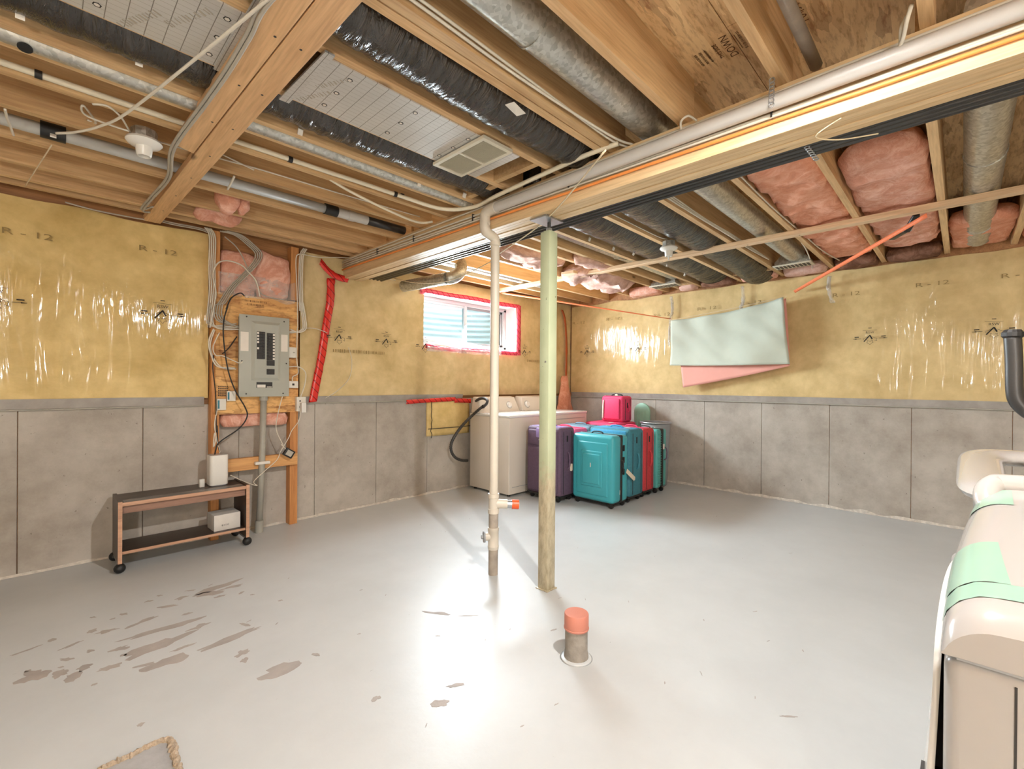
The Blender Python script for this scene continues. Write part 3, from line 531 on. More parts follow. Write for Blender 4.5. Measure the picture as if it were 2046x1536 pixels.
pc = plank('short_block', [(3.86, 2.9), (3.94, 2.9), (3.94, 3.06), (3.86, 3.06)], 2.40, 2.429, 'strap_wood', 'short pale wood block beside the strapping under the pink wool', 'block')
for (b, n) in ((nb, 9), (sp, 8), (nb2, 5)):
    for i in range(n):
        y = .9+i*.37; x = {nb: .66-.022*(y), nb2: .57-.018*y, sp: 4.04}[b]
        MB().lathe((x+.012*nz(i, 3), y, 2.3925), (0, 0, -1), [(.005, 0), (.005, .0012)], 8).build('nail_head', 'dark_steel', b)

# ================================================================ support post
po = thing('support_post', 'pale green square steel post under the beam', 'post', (2.165, 1.812, 0))
MB().box(2.127, 2.203, 1.774, 1.850, 0, 2.168).build('shaft', 'post_paint', po, bevel=.007, seg=2); MB().box(2.06, 2.225, 1.75, 1.875, 2.228, 2.2385).build('top_plate', 'steel', po); MB().lathe((2.165, 1.812, 2.166), (0, 0, 1), [(.011, 0), (.011, .063)], 12).build('jack_screw', 'dark_steel', po)
MB().lathe((2.165, 1.812, 2.176), (0, 0, 1), [(.02, 0), (.02, .016)], 6).build('nut', 'steel', po); MB().box(2.142, 2.188, 1.789, 1.835, 2.168, 2.176).build('cap_plate', 'post_paint', po); MB().lathe((2.1275, 1.80, 1.38), (-1, 0, 0), [(.006, 0), (.006, .003)], 8).build('bolt', 'steel', po)
MB().box(2.118, 2.212, 1.765, 1.859, 0, .006).build('base_plate', 'post_paint', po, bevel=.002)

# ================================================================ electrical wall
def stud(x0, x1, z0, z1, label): o = MB().box(x0, x1, 4.192, 4.2785, z0, z1).build('stud', 'stud_wood', bevel=.002, seg=1); tag(o, label, 'stud')
stud(.932, .988, 0, 2.425, 'wooden stud left of the breaker board behind the bench'); stud(1.523, 1.588, 0, 1.0, 'wooden stud right of the grey conduit below the breaker board'); stud(1.523, 1.588, 1.96, 2.425, 'short wooden stud above the right edge of the breaker board')
o = MB().box(.99, 1.572, 4.150, 4.191, .527, .628).build('cross_rail', 'rail_wood', bevel=.002, seg=1); tag(o, 'horizontal wooden rail between the two studs behind the conduit', 'rail')
bb = thing('backing_board', 'strand board panel mounted on studs behind the breaker panel', 'board', (1.27, 4.2, .99)); MB().box(.955, 1.583, 4.176, 4.191, .985, 1.945).build('board', 'osb_wall', bb); 
scribble(bb, (1.24, 4.1757, 1.905), (1, 0, 0), (0, 0, 1), .16, .018, 'ink_brown', 61); scribble(bb, (1.24, 4.1757, 1.878), (1, 0, 0), (0, 0, 1), .13, .016, 'ink_brown', 62)
m = MB()
for i in range(5):
    for j in range(6): m.box(.975+i*.014, .985+i*.014, 4.1745, 4.1757, 1.13+j*.014, 1.138+j*.014)
m.build('printed_block', 'ink', bb)
def batt(name, x0, x1, y0, y1, z0, z1, mat, label, seed, amp=.02, res=.05, cat='insulation', parent=None, pw=6):
    b = bmesh.new(); nx, ny, nzz = [max(2, int((b_-a_)/res)) for a_, b_ in ((x0, x1), (y0, y1), (z0, z1))]
    m = MB()
    def P(x, y, z):
        q = Vector((x, y, z)); c = Vector(((x0+x1)/2, (y0+y1)/2, (z0+z1)/2)); h = Vector(((x1-x0)/2, (y1-y0)/2, (z1-z0)/2))
        e = Vector([(q[i]-c[i])/h[i] for i in range(3)]); rr = sum(abs(e[i])**pw for i in range(3))**(1/pw) or 1
        q = c+Vector([e[i]/max(rr, .001)*max(abs(e[0]), abs(e[1]), abs(e[2]))*h[i] for i in range(3)])
        return q+Vector((nz(x*7, y*7, z*7+seed), nz(x*7+9, y*7, z*7+seed), nz(x*7, y*7+9, z*7+seed)))*amp+Vector((nz(x*22, y*22, seed), nz(y*22, z*22, seed), nz(z*22, x*22, seed)))*amp*.35
    for (ax, fx) in ((0, x0), (0, x1)): m.grid(ny, nzz, lambda u, v: P(fx, y0+(y1-y0)*u, z0+(z1-z0)*v))
    for fy in (y0, y1): m.grid(nx, nzz, lambda u, v: P(x0+(x1-x0)*u, fy, z0+(z1-z0)*v))
    for fz in (z0, z1): m.grid(nx, ny, lambda u, v: P(x0+(x1-x0)*u, y0+(y1-y0)*v, fz))
    b.free(); o = m.build(name, mat, parent, smooth=True)
    bm2 = bmesh.new(); bm2.from_mesh(o.data); bmesh.ops.remove_doubles(bm2, verts=bm2.verts, dist=1e-5); bmesh.ops.recalc_face_normals(bm2, faces=bm2.faces); bm2.to_mesh(o.data); bm2.free(); o.data.shade_smooth()
    if label: tag(o, label, cat)
    return o
batt('wool_batt', .99, 1.26, 4.20, 4.275, 1.93, 2.31, 'pink_wool', 'pink glass wool above the breaker board, left of the fold', 1.1); batt('wool_batt', 1.24, 1.52, 4.17, 4.275, 1.93, 2.335, 'pink_wool', 'bulging pink glass wool above the breaker board, right of the fold', 2.2, .03)
batt('wool_batt', .99, 1.53, 4.20, 4.275, .872, .995, 'pink_wool', 'strip of pink glass wool sagging below the breaker board', 3.3, .018)
o = MB().grid(16, 8, lambda u, v: Vector((.97+.58*u, 4.168-.018*nz(u*5, v*4), 1.93+.18*v+.03*nz(u*4, 8)))).build('film_sheet', 'clear_film', smooth=True); tag(o, 'loose clear plastic over the pink wool above the breaker board', 'plastic film')
# breaker panel
bp = thing('breaker_panel', 'grey metal breaker panel on the strand board', 'breaker panel', (1.29, 4.14, 1.11)); PX0, PX1, PZ0, PZ1, PY = 1.098, 1.478, 1.124, 1.782, 4.095
MB().box(PX0+.012, PX1-.012, PY+.004, 4.175, PZ0+.01, PZ1-.01).build('enclosure', 'panel_grey', bp, bevel=.003); cv = MB().box(PX0, PX1, PY, PY+.006, PZ0, PZ1).build('cover', 'panel_grey', bp, bevel=.0025)
dr = MB(); a, b, c, d = 1.185, 1.405, 1.255, 1.735
dr.add([(a,PY,c),(b,PY,c),(b,PY,d),(a,PY,d),(a+.022,PY-.014,c+.022),(b-.022,PY-.014,c+.022),(b-.022,PY-.014,d-.022),(a+.022,PY-.014,d-.022)], [(4,5,6,7),(0,1,5,4),(1,2,6,5),(2,3,7,6),(3,0,4,7)]); dr.build('raised_front', 'panel_grey', bp)
yb2 = PY-.0142
def brk(x0, x1, z0, z1, tx=None, lab=None):
    q = MB().box(x0, x1, yb2-.006, yb2+.002, z0, z1).build('breaker', 'panel_dark', bp, bevel=.0012, seg=1)
    if tx is not None: MB().box(tx-.007, tx+.007, yb2-.014, yb2-.004, (z0+z1)/2-.003, (z0+z1)/2+.004).build('toggle', 'dark_steel', q)
    if lab is not None: MB().box(lab-.0075, lab+.0075, yb2-.0075, yb2-.0055, z0+.004, z1-.004).build('number_tag', 'label_white', q)
for i in range(9):
    zt = 1.652-i*.0248
    if i < 4 or i == 5: brk(1.222, 1.282, zt-.0238, zt, 1.272, 1.229)
    elif i in (4, 6): brk(1.222, 1.282, zt-.0238, zt, 1.272)
    elif i == 7: brk(1.222, 1.282, zt-.0486, zt, 1.270)
    brk(1.296, 1.356, zt-.0318, zt-.008, 1.312, 1.348)
brk(1.296, 1.356, 1.378, 1.420, 1.312); brk(1.296, 1.356, 1.305, 1.350, 1.312)
MB().box(1.108, 1.165, PY-.0012, PY+.001, 1.49, 1.642).build('paper_label', 'label_white', bp); MB().box(1.412, 1.464, PY-.0012, PY+.001, 1.50, 1.642).build('paper_label', 'label_white', bp)
lb = MB().box(1.225, 1.345, PY-.0012, PY+.001, 1.195, 1.242).build('rating_plate', 'panel_dark', bp); MB().box(1.230, 1.292, PY-.0022, PY-.0010, 1.197, 1.222).build('rating_sticker', 'label_white', lb); MB().box(1.302, 1.340, PY-.0022, PY-.0010, 1.199, 1.206).build('rating_sticker', 'label_white', lb)
for (x, z) in [(1.15, 1.765), (1.435, 1.752), (1.15, 1.148), (1.43, 1.148), (1.455, 1.40), (1.118, 1.41)]: MB().lathe((x, PY-.0005, z), (0, -1, 0), [(.006, 0), (.005, .003)], 8).build('screw', 'dark_steel', cv)
# conduit down to the floor
cd = thing('conduit', 'grey plastic conduit from the breaker panel down to the floor', 'conduit', (1.27, 4.16, 0)); MB().tube([(1.268, 4.155, 0), (1.283, 4.14, .6), (1.292, 4.135, 1.122)], .0245, 14).build('pipe', 'conduit_grey', cd, smooth=True)
MB().tube([(1.268, 4.155, 0), (1.2705, 4.153, .10)], .032, 14).build('socket', 'conduit_grey', cd, smooth=True, angle=50); MB().box(1.225, 1.34, 4.110, 4.150, .565, .590).build('pipe_strap', 'label_white', cd, bevel=.006); MB().lathe((1.2915, 4.1352, 1.09), (0, 0, 1), [(.031, 0), (.031, .034)], 14).build('connector', 'conduit_grey', cd)
# small boxes on the board
def jbox(name, u0, v0, u1, v1, y, d, mat, label, cat, front=None):
    a, b = py(u0, v0, y), py(u1, v1, y); t = thing(name, label, cat, ((a.x+b.x)/2, y+d/2, b.z)); MB().box(a.x, b.x, y, y+d, b.z, a.z).build('housing', mat, t, bevel=.003)
    if front: front(t, a, b, y)
    return t
def keystone(t, a, b, y): MB().box((a.x+b.x)/2-.009, (a.x+b.x)/2+.009, y-.0015, y+.001, (a.z+b.z)/2-.008, (a.z+b.z)/2+.009).build('port', 'panel_dark', t)
def toggle(t, a, b, y): MB().box((a.x+b.x)/2+.004, (a.x+b.x)/2+.018, y-.006, y+.001, (a.z+b.z)/2-.004, (a.z+b.z)/2+.004).build('toggle', 'grey_cable', t)
def slots(t, a, b, y):
    for k in (.3, .72): MB().box(a.x+.022, a.x+.034, y-.001, y+.001, b.z+(a.z-b.z)*k-.006, b.z+(a.z-b.z)*k+.006).build('slot', 'panel_dark', t)
def strp(t, a, b, y): MB().box(a.x+.004, a.x+.016, y-.001, y+.001, b.z+.012, a.z-.01).build('green_strip', 'teal_cloth', t)
jbox('network_jack', 576, 761, 596, 775, 4.135, .04, 'ivory_box', 'white network jack box at the right of the breaker panel', 'jack box', keystone); jbox('switch_box', 577, 693, 592, 715, 4.135, .04, 'ivory_box', 'white switch box touching the right side of the breaker panel', 'switch box', toggle)
jbox('outlet', 593, 793, 611, 821, 4.135, .045, 'ivory_box', 'white power outlet below the long red tape', 'outlet', slots); jbox('plug_adapter', 603, 805, 612, 824, 4.085, .048, 'white_plastic', 'white charger plugged into the outlet', 'plug')
jbox('terminal_box', 454, 781, 471, 801, 4.145, .03, 'ivory_box', 'upper of two white terminal boxes left of the breaker panel', 'terminal box', strp); jbox('terminal_box', 434, 797, 452, 819, 4.145, .03, 'ivory_box', 'lower of two white terminal boxes left of the breaker panel', 'terminal box', strp)
a = py(577, 905, 4.10); ad = thing('power_adapter', 'small black power adapter hanging on the wooden rail', 'adapter', a-Vector((0, 0, .03))); MB().obox(a, (.034, 0, -.022), (0, .016, 0), (.018, 0, .028)).build('case', 'black_rubber', ad, bevel=.004); MB().obox(a-Vector((.0, .0168, 0)), (.022, 0, -.014), (0, .0005, 0), (.012, 0, .019)).build('rating_sticker', 'grey_cable', ad)
# cables round the panel; each runs in front of the board
def A(x, y): return (380+x/6.82, 430+y/6.82)
def B(x, y): return (380+x/5.12, 600+y/5.12)
def Cc(x, y): return (160+x/4.092, 850+y/4.092)
def cable(pts, r, mat, label, plane=4.16, group=None, dx=0.0, dz=0.0, n=7, k=5, name='cable', dy=0.0):
    P = [py(*p, plane)+Vector((dx, dy, dz)) if not isinstance(p, Vector) else p+Vector((dx, dy, dz)) for p in pts]
    o = MB().tube(smooth_path(P, k), r, n).build(name, mat, smooth=True); tag(o, label, 'cable', group); return o
for i in range(4): cable([A(235, 170), A(300, 300), A(292, 700), A(300, 1000), B(208, 90), B(200, 220), B(270, 262+i*9), B(500, 240+i*18)], .0052, 'white_cable', 'white cable in the bundle dropping from the joists to the left side of the panel', 4.165-.006*i, 'left supply cables', dx=.013*i-.018)
for i in range(4): cable([A(450, 225), A(650, 280), A(830, 420), A(930, 540), A(870, 680), A(700, 860), A(560, 1000), A(430, 1200), B(290, 60), B(300, 200), B(495, 262+i*14)], .005, 'grey_cable', 'grey-white cable in the tied bundle slanting down over the pink wool', 4.148-.006*i, 'slanting bundle cables', dx=.016*i-.022, dz=.004*i)
cable([A(270, 1530), A(330, 1200), A(350, 1050), A(310, 800), A(380, 650), A(520, 620), A(700, 680), A(800, 780), A(900, 900), A(950, 1110)], .0055, 'white_cable', 'white cable arching in a big loop over the pink wool', 4.125)
cable([A(470, 290), A(620, 420), A(720, 580), A(800, 760), A(880, 880), A(960, 1060), A(1100, 1120), A(1270, 1150)], .0045, 'grey_cable', 'thin grey cable bending right to the top of the breaker board', 4.135)
cable([A(740, 1100), A(680, 1060), A(560, 1130), A(490, 1280), B(385, 60), B(345, 200), B(342, 400), B(385, 700), B(460, 920), B(560, 1090), B(582, 1190), B(500, 1310), B(300, 1450), Cc(1110, 200), Cc(1100, 250)], .005, 'black_rubber', 'black coax cable looping down to the white router', 4.085)
cable([B(478, 370), B(400, 480), B(330, 548)], .0045, 'black_rubber', 'short black cable from the panel side to the board', 4.14)
cable([B(240, 560), B(232, 700), B(260, 950), B(265, 1200), B(270, 1350), Cc(1120, 0), Cc(1130, 170), Cc(1155, 245)], .004, 'black_rubber', 'thin black cable hanging down the left edge of the board', 4.12)
cable([B(275, 1120), B(250, 1270), B(262, 1400), B(240, 1500), Cc(1100, 60), Cc(1125, 150), Cc(1150, 245)], .0042, 'white_cable', 'white cable from the lower terminal box to the router', 4.12)
for i in range(3): cable([A(1565, 455), A(1515, 560), A(1500, 900), A(1512, 1300), B(1135, 20), B(1160, 180), B(1165, 285), B(1100, 325), B(1005, 335-i*20)], .0055, 'white_cable', 'white cable in the bundle dropping to the right side of the panel', 4.15-.006*i, 'right supply cables', dx=.014*i-.012)
cable([A(1600, 545), A(1480, 530), A(1440, 620), A(1455, 1000), A(1465, 1500), B(1095, 300), B(1090, 600), B(1105, 740), B(1050, 780), B(1045, 830)], .0042, 'white_cable', 'thin white cable running down to the network jack', 4.128)
cable([A(1600, 545), A(1800, 575), A(2046, 575), (712, 519), (735, 545), (790, 560)], .0038, 'white_cable', 'thin white cable leaving the bundle along the joist towards the beam', 4.15)
cable([B(1005, 680), B(1110, 680), B(1180, 740), B(1172, 860), B(1130, 985)], .0045, 'white_cable', 'white cable curving from the panel to the outlet', 4.125)
cable([B(1120, 300), B(1180, 285), B(1280, 288), B(1400, 330)], .0035, 'white_cable', 'thin white cable crossing the long red tape', 4.215)
cable([B(945, 975), B(900, 1150), B(880, 1320), B(950, 1480), Cc(1640, 150), Cc(1690, 200)], .0035, 'white_cable', 'white cable from under the panel to the black adapter', 4.10)
cable([B(1130, 1120), B(1112, 1230), B(1040, 1330), Cc(1700, 110), Cc(1640, 210), Cc(1610, 280), Cc(1500, 380), Cc(1420, 460), Cc(1450, 492), Cc(1350, 462), Cc(1230, 405)], .0032, 'white_cable', 'long white cord drooping from the outlet to the bench', 4.09)
cable([B(240, 290), B(190, 420), B(215, 560), B(280, 675), B(455, 690)], .0052, 'white_cable', 'white cable bowing out at the left edge of the board, outer loop', 4.115)
cable([B(250, 300), B(205, 450), B(240, 590), B(330, 690), B(470, 700)], .0052, 'white_cable', 'white cable bowing out at the left edge of the board, inner loop', 4.125)
cable([B(300, 330), B(235, 470), B(260, 560), B(340, 570), B(500, 640), B(535, 625)], .004, 'white_cable', 'thin white wire ending in a screw on the panel cover', 4.085)
cable([A(240, 1530), A(270, 1200), A(300, 1300), B(340, 180)], .004, 'grey_cable', 'short grey wire beside the left stud', 4.15)
cable([(696, 694), (703, 720), (698, 755), (672, 782), (650, 795)], .003, 'white_cable', 'thin white wire curl lying on the plastic right of the long red tape', 4.225)
for i in range(3): cable([(290, 425), (345, 440), (400, 451), (425, 462)] if i < 2 else [(130, 402), (190, 418), (260, 432), (290, 437)], .005, 'grey_cable', 'grey cable along the wall top beneath the outermost joist', 4.20-.012*i, 'wall top cables', dz=.012*i-.03)

# ================================================================ ducts
def flex(path, R, label, seed, loc, mat='black_duct', wide=1.0):
    t = thing('flex_duct', label, 'duct', loc); P = []
    L = smooth_path(path, 26); rr = []
    m = MB(); n = 28; vs = []
    for i, p in enumerate(L):
        tg = (L[min(i+1, len(L)-1)]-L[max(i-1, 0)]).normalized(); a = Vector((0, 0, 1)); a = (a-tg*a.dot(tg)).normalized(); b = tg.cross(a)
        for k in range(n):
            th = 2*math.pi*k/n; r = R*(1+.035*nz(i*.55, k*.5, seed)+.045*nz(i*1.7, math.cos(th)*1.3, math.sin(th)*1.3+seed)+.02*math.sin(i*1.9))
            vs.append(p+(a*math.cos(th)+b*math.sin(th)*wide)*r)
    m.add(vs, [(i*n+k, i*n+(k+1) % n, (i+1)*n+(k+1) % n, (i+1)*n+k) for i in range(len(L)-1) for k in range(n)]+[tuple(range(n)), tuple(range((len(L)-1)*n, len(L)*n))])
    m.build('jacket', mat, t, smooth=True); return t
def clips(t, pts):
    for p in pts: MB().obox(p, (.011, 0, 0), (0, .003, .004), (0, -.006, .012)).build('staple_tab', 'label_white', t)
f1 = flex([(-.9, 2.15, 2.535), (.1, 2.15, 2.533), (.8, 2.15, 2.53), (1.4, 2.15, 2.53), (2.1, 2.15, 2.54)], .115, 'black flexible duct between joists beside the perforated grille, nearer the window wall', 1, (.8, 2.15, 2.4)); clips(f1, [pz(40, 28, 2.43), pz(278, 123, 2.43), pz(600, 263, 2.43), pz(730, 331, 2.43), pz(838, 367, 2.43), pz(928, 390, 2.43)])
f2 = flex([(-.6, 1.482, 2.53), (.7, 1.482, 2.528), (1.3, 1.482, 2.52), (1.75, 1.482, 2.525), (2.2, 1.482, 2.54)], .122, 'shiny black flexible duct left of the beam, nearer the camera', 5, (1.2, 1.485, 2.38))
MB().obox(pz(1030, 218, 2.385), (.045, .01, 0), (0, .0, .001), (-.006, .02, 0)).build('printed_patch', 'label_white', f2)
f3 = flex([(2.15, 2.046, 2.54), (3.0, 2.046, 2.535), (3.9, 2.046, 2.535), (4.9, 2.046, 2.53), (5.35, 2.046, 2.52)], .118, 'dark flexible duct right of the beam, the one nearer the post', 9, (3.6, 2.046, 2.42), wide=1.52); clips(f3, [pz(1178, 478, 2.42), pz(1226, 497, 2.42), pz(1266, 507, 2.42), pz(1333, 530, 2.42), pz(1368, 549, 2.42)])
f4 = flex([(2.15, 1.61, 2.54), (3.0, 1.61, 2.535), (3.9, 1.61, 2.53), (4.9, 1.61, 2.51), (5.5, 1.61, 2.47)], .120, 'dark flexible duct right of the beam, beside the porcelain lamp holder', 13, (3.6, 1.61, 2.42), wide=1.36)
def duct(name, path, R, label, rings=(), mat='galvanised', n=20, cat='duct'):
    t = thing(name, label, cat, Vector(path[0])-Vector((0, 0, R))); MB().tube(path, R, n).build('pipe', mat, t, smooth=True, angle=50)
    for (p, d) in rings: MB().tube([Vector(p)-Vector(d)*.006, Vector(p)+Vector(d)*.006], R+.004, n).build('seam_ring', mat, t, smooth=True, angle=50)
    return t
EX = (1, 0, 0)
gd = duct('round_duct', [(-.9, 2.361, 2.446), (2.0, 2.361, 2.446)], .0385, 'thin galvanised duct between the close-set joists near the window wall', [((1.99, 2.361, 2.446), EX)]); q = pz(50, 93, 2.412); MB().lathe(q+Vector((0, .0, -.003)), (0, -.35, -1), [(.020, 0), (.020, .004), (.012, .005)], 16).build('rubber_plug', 'black_rubber', gd)
duct('round_duct', [(-.9, 1.108, 2.53), (2.25, 1.108, 2.53)], .078, 'large galvanised duct left of the beam at the top of the view', [((1.22, 1.108, 2.53), EX)]); duct('round_duct', [(2.35, 1.175, 2.53), (5.12, 1.175, 2.52)], .080, 'large galvanised duct right of the beam running to the ceiling register', [((4.3, 1.175, 2.525), EX)])
duct('round_duct', [(2.2, -.075, 2.53), (5.45, -.075, 2.50)], .085, 'wide galvanised duct at the far right of the ceiling', [((3.55, -.075, 2.517), EX), ((5.0, -.075, 2.504), EX)]); duct('round_duct', [(2.3, 2.395, 2.54), (5.1, 2.395, 2.53)], .075, 'galvanised duct between joists behind the green post', [((3.9, 2.395, 2.535), EX)])
dw = thing('round_duct', 'galvanised elbow duct dropping beside the window under the beam', 'duct', (2.7, 4.1, 2.2)); pw0, pw1 = py(806, 572, 4.2), py(893, 556, 3.62)
MB().tube([pw0, pw1], .058, 18).build('pipe', 'galvanised', dw, smooth=True, angle=50); MB().tube(smooth_path([pw1, pw1+Vector((.06, -.05, .02)), pw1+Vector((.14, -.04, .10)), pw1+Vector((.18, .02, .19))], 3), .062, 18).build('elbow', 'galvanised', dw, smooth=True)
duct('round_duct', [(2.75, 3.765, 2.50), (4.6, 3.765, 2.50)], .062, 'galvanised duct between joists above the window head')
# floor registers seen from below
def boot(c, label, mat='galvanised'):
    t = thing('register_boot', label, 'register', c-Vector((0, 0, .05))); cx, cy, cz = c
    MB().add([(cx-.06, cy-.06, cz+.10), (cx+.06, cy-.06, cz+.10), (cx+.06, cy+.06, cz+.10), (cx-.06, cy+.06, cz+.10), (cx-.07, cy-.15, cz), (cx+.07, cy-.15, cz), (cx+.07, cy+.15, cz), (cx-.07, cy+.15, cz), (cx-.07, cy-.15, cz-.03), (cx+.07, cy-.15, cz-.03), (cx+.07, cy+.15, cz-.03), (cx-.07, cy+.15, cz-.03)],
             [(0, 1, 2, 3), (0, 1, 5, 4), (1, 2, 6, 5), (2, 3, 7, 6), (3, 0, 4, 7), (4, 5, 9, 8), (5, 6, 10, 9), (6, 7, 11, 10), (7, 4, 8, 11), (8, 9, 10, 11)]).build('tapered_box', mat, t)
    MB().box(cx-.085, cx+.085, cy-.165, cy+.165, cz-.042, cz-.030).build('flange', 'vent_cream', t, bevel=.002)
    for k in range(9): MB().box(cx-.06, cx+.06, cy-.14+k*.033, cy-.118+k*.033, cz-.0435, cz-.0415).build('slot', 'panel_dark', t)
boot(Vector((5.16, 1.20, 2.46)), 'metal register boot with slotted face near the mint cloth'); boot(Vector((5.17, 2.53, 2.45)), 'smaller metal register boot near the far corner')
# foil faced panning sheets and the return grille
def pan(x0, x1, label, rip=None):
    t = thing('foil_liner', label, 'foil liner', ((x0+x1)/2, 1.83, 2.42)); MB().box(x0, x1, 1.655, 2.003, 2.4225, 2.4285).build('sheet', 'foil_panel', t)
    for i in range(int((x1-x0)/.30)+1):
        for y in (1.715, 1.83, 1.945):
            x = x0+.12+i*.30
            if x < x1-.03: MB().lathe((x, y, 2.4224), (0, 0, -1), [(.012, 0), (.012, .0006)], 6).build('printed_ring', 'ink', t); MB().lathe((x, y, 2.4219), (0, 0, -1), [(.008, 0), (.008, .0006)], 6).build('ring_centre', 'label_white', t)
    return t
p1_ = pan(-1.2, .462, 'ruled foil panel between joists left of the flat boards'); p2_ = pan(.718, 1.735, 'ruled foil panel between the two flexible ducts behind the grille')
for (x, y) in ((.33, 1.80), (.22, 1.92), (.02, 1.82), (-.06, 1.93)): scribble(p1_, (x, y, 2.4218), (.45, -.9, 0), (-.9, -.45, 0), .18, .03, 'grey_cable', int(x*100)+7)
for (x, y) in ((.80, 1.78), (.78, 1.92)): scribble(p2_, (x, y, 2.4218), (.45, -.9, 0), (-.9, -.45, 0), .15, .028, 'grey_cable', int(x*100)+9)
o = MB().prism([Vector((.455, 1.40, 2.418)), Vector((.52, 1.40, 2.418)), Vector((.50, 2.02, 2.418)), Vector((.45, 2.02, 2.418))], (0, 0, .003)).build('foil_flap', 'foil_panel'); tag(o, 'bent foil flap along the left edge of the flat boards', 'foil flap')
o = MB().prism([Vector((.70, 1.62, 2.414)), Vector((.735, 1.62, 2.414)), Vector((.725, 2.03, 2.414)), Vector((.685, 2.03, 2.414))], (0, 0, .008)).build('foil_flap', 'foil_panel'); tag(o, 'foil edge tape along the right edge of the flat boards', 'foil flap')
gr = thing('return_grille', 'cream perforated return air grille under the foil panel', 'grille', (1.553, 1.822, 2.40)); gx0, gx1, gy0, gy1, gz0, gz1 = 1.455, 1.65, 1.622, 2.024, 2.403, 2.4185
m = MB(); m.box(gx0, gx0+.018, gy0, gy1, gz0, gz1); m.box(gx1-.018, gx1, gy0, gy1, gz0, gz1); m.box(gx0+.018, gx1-.018, gy0, gy0+.022, gz0, gz1); m.box(gx0+.018, gx1-.018, gy1-.022, gy1, gz0, gz1); m.box(gx0+.018, gx1-.018, (gy0+gy1)/2-.006, (gy0+gy1)/2+.006, gz0, gz1); m.build('frame', 'vent_cream', gr)
MB().box(gx0+.015, gx1-.015, gy0+.015, gy1-.015, gz1-.004, gz1).build('backing', 'vent_dark', gr)
for k in range(22): MB().obox(((gx0+.022+k*(gx1-gx0-.044)/21), (gy0+gy1)/2, gz0+.006), (.0016, 0, .004), (0, (gy1-gy0)/2-.02, 0), (.0008, 0, -.0003)).build('louvre', 'vent_cream', gr)

# ================================================================ pipes along the ceiling
wd = thing('drain_pipe', 'cream plastic drain pipe running along the beam and down to the floor', 'drain pipe', (2.075, 2.19, 0)); R1 = .029
MB().tube([(1.985, -2.9, 2.348), (1.985, 2.12, 2.345)], R1, 16).build('horizontal_run', 'white_pvc', wd, smooth=True, angle=50); MB().tube(smooth_path([(1.985, 2.09, 2.345), (1.985, 2.15, 2.345), (1.985, 2.19, 2.325), (1.985, 2.195, 2.28)], 5), R1+.005, 16).build('elbow', 'pipe_cream', wd, smooth=True, angle=50)
MB().tube(smooth_path([(1.985, 2.195, 2.285), (1.985, 2.195, 2.245), (2.0, 2.195, 2.215), (2.045, 2.192, 2.20), (2.068, 2.19, 2.18), (2.072, 2.19, 2.145)], 5), R1+.004, 16).build('offset_bend', 'pipe_cream', wd, smooth=True, angle=50); MB().lathe((1.985, 2.162, 2.262), (0, -1, 0), [(.011, 0), (.011, .006), (.006, .006), (.006, .008)], 12).build('moulded_ring', 'pipe_cream', wd)
MB().tube([(2.072, 2.19, 2.15), (2.075, 2.19, .52)], R1, 18).build('riser', 'pipe_cream', wd, smooth=True, angle=50); MB().tube([(2.072, 2.19, 2.14), (2.072, 2.19, 2.165)], R1+.006, 18).build('coupling', 'pipe_cream', wd, smooth=True, angle=50)
ty = MB().lathe((2.075, 2.19, .40), (0, 0, 1), [(.037, 0), (.037, .028), (.033, .03), (.033, .10), (.036, .102), (.036, .128)], 18).build('tee_fitting', 'pipe_cream', wd, smooth=True, angle=50)
sd = Vector((.75, -.66, -.05)).normalized(); c_ = Vector((2.075, 2.19, .462)); MB().tube([c_, c_+sd*.09], .030, 16).build('branch', 'pipe_cream', ty, smooth=True, angle=50); MB().tube([c_+sd*.088, c_+sd*.125], .026, 16).build('branch_nipple', 'steel', ty, smooth=True, angle=50)
cp = MB().tube([c_+sd*.120, c_+sd*.165], .031, 16).build('orange_cap', 'orange_plastic', ty, smooth=True, angle=50); cp['label'] = 'orange screw cap'
MB().tube([(2.075, 2.19, 0), (2.075, 2.19, .41)], .0315, 18).build('lower_pipe', 'pipe_dirty', wd, smooth=True, angle=50)
cl = MB().lathe((2.075, 2.19, .165), (0, 0, 1), [(.035, 0), (.037, .02), (.035, .022), (.035, .12), (.037, .122), (.037, .142)], 18).build('cleanout_fitting', 'pipe_cream', wd, smooth=True, angle=50); sc2 = Vector((-.75, .10, 0)).normalized()
sc2 = Vector((-.85, .53, 0)).normalized(); c2_ = Vector((2.075, 2.19, .248)); MB().tube([c2_, c2_+sc2*.06], .026, 14).build('cleanout_branch', 'pipe_cream', cl, smooth=True, angle=50); MB().lathe(c2_+sc2*.056, sc2, [(.036, 0), (.036, .010), (.014, .011), (.013, .024)], 18).build('cleanout_plug', 'basket_grey', cl)
fp = thing('pipe_stub', 'short grey pipe stub with salmon cap standing out of the floor', 'pipe', (1.715, 1.255, 0)); MB().lathe((1.715, 1.255, 0), (0, 0, 1), [(.056, 0), (.055, .02), (.0515, .035), (.0515, .17)], 24).build('stub', 'stub_grey', fp, smooth=True, angle=50)
MB().lathe((1.715, 1.255, .135), (0, 0, 1), [(.0565, 0), (.0575, .006), (.0555, .008), (.0555, .066), (.053, .070), (.0, .0705)], 28).build('cap', 'cap_salmon', fp, smooth=True, angle=35); MB().lathe((1.715, 1.255, 0), (0, 0, 1), [(.074, .0005), (.066, .004), (.056, .007)], 22).build('mortar_ring', 'floor_paint', fp, smooth=True)
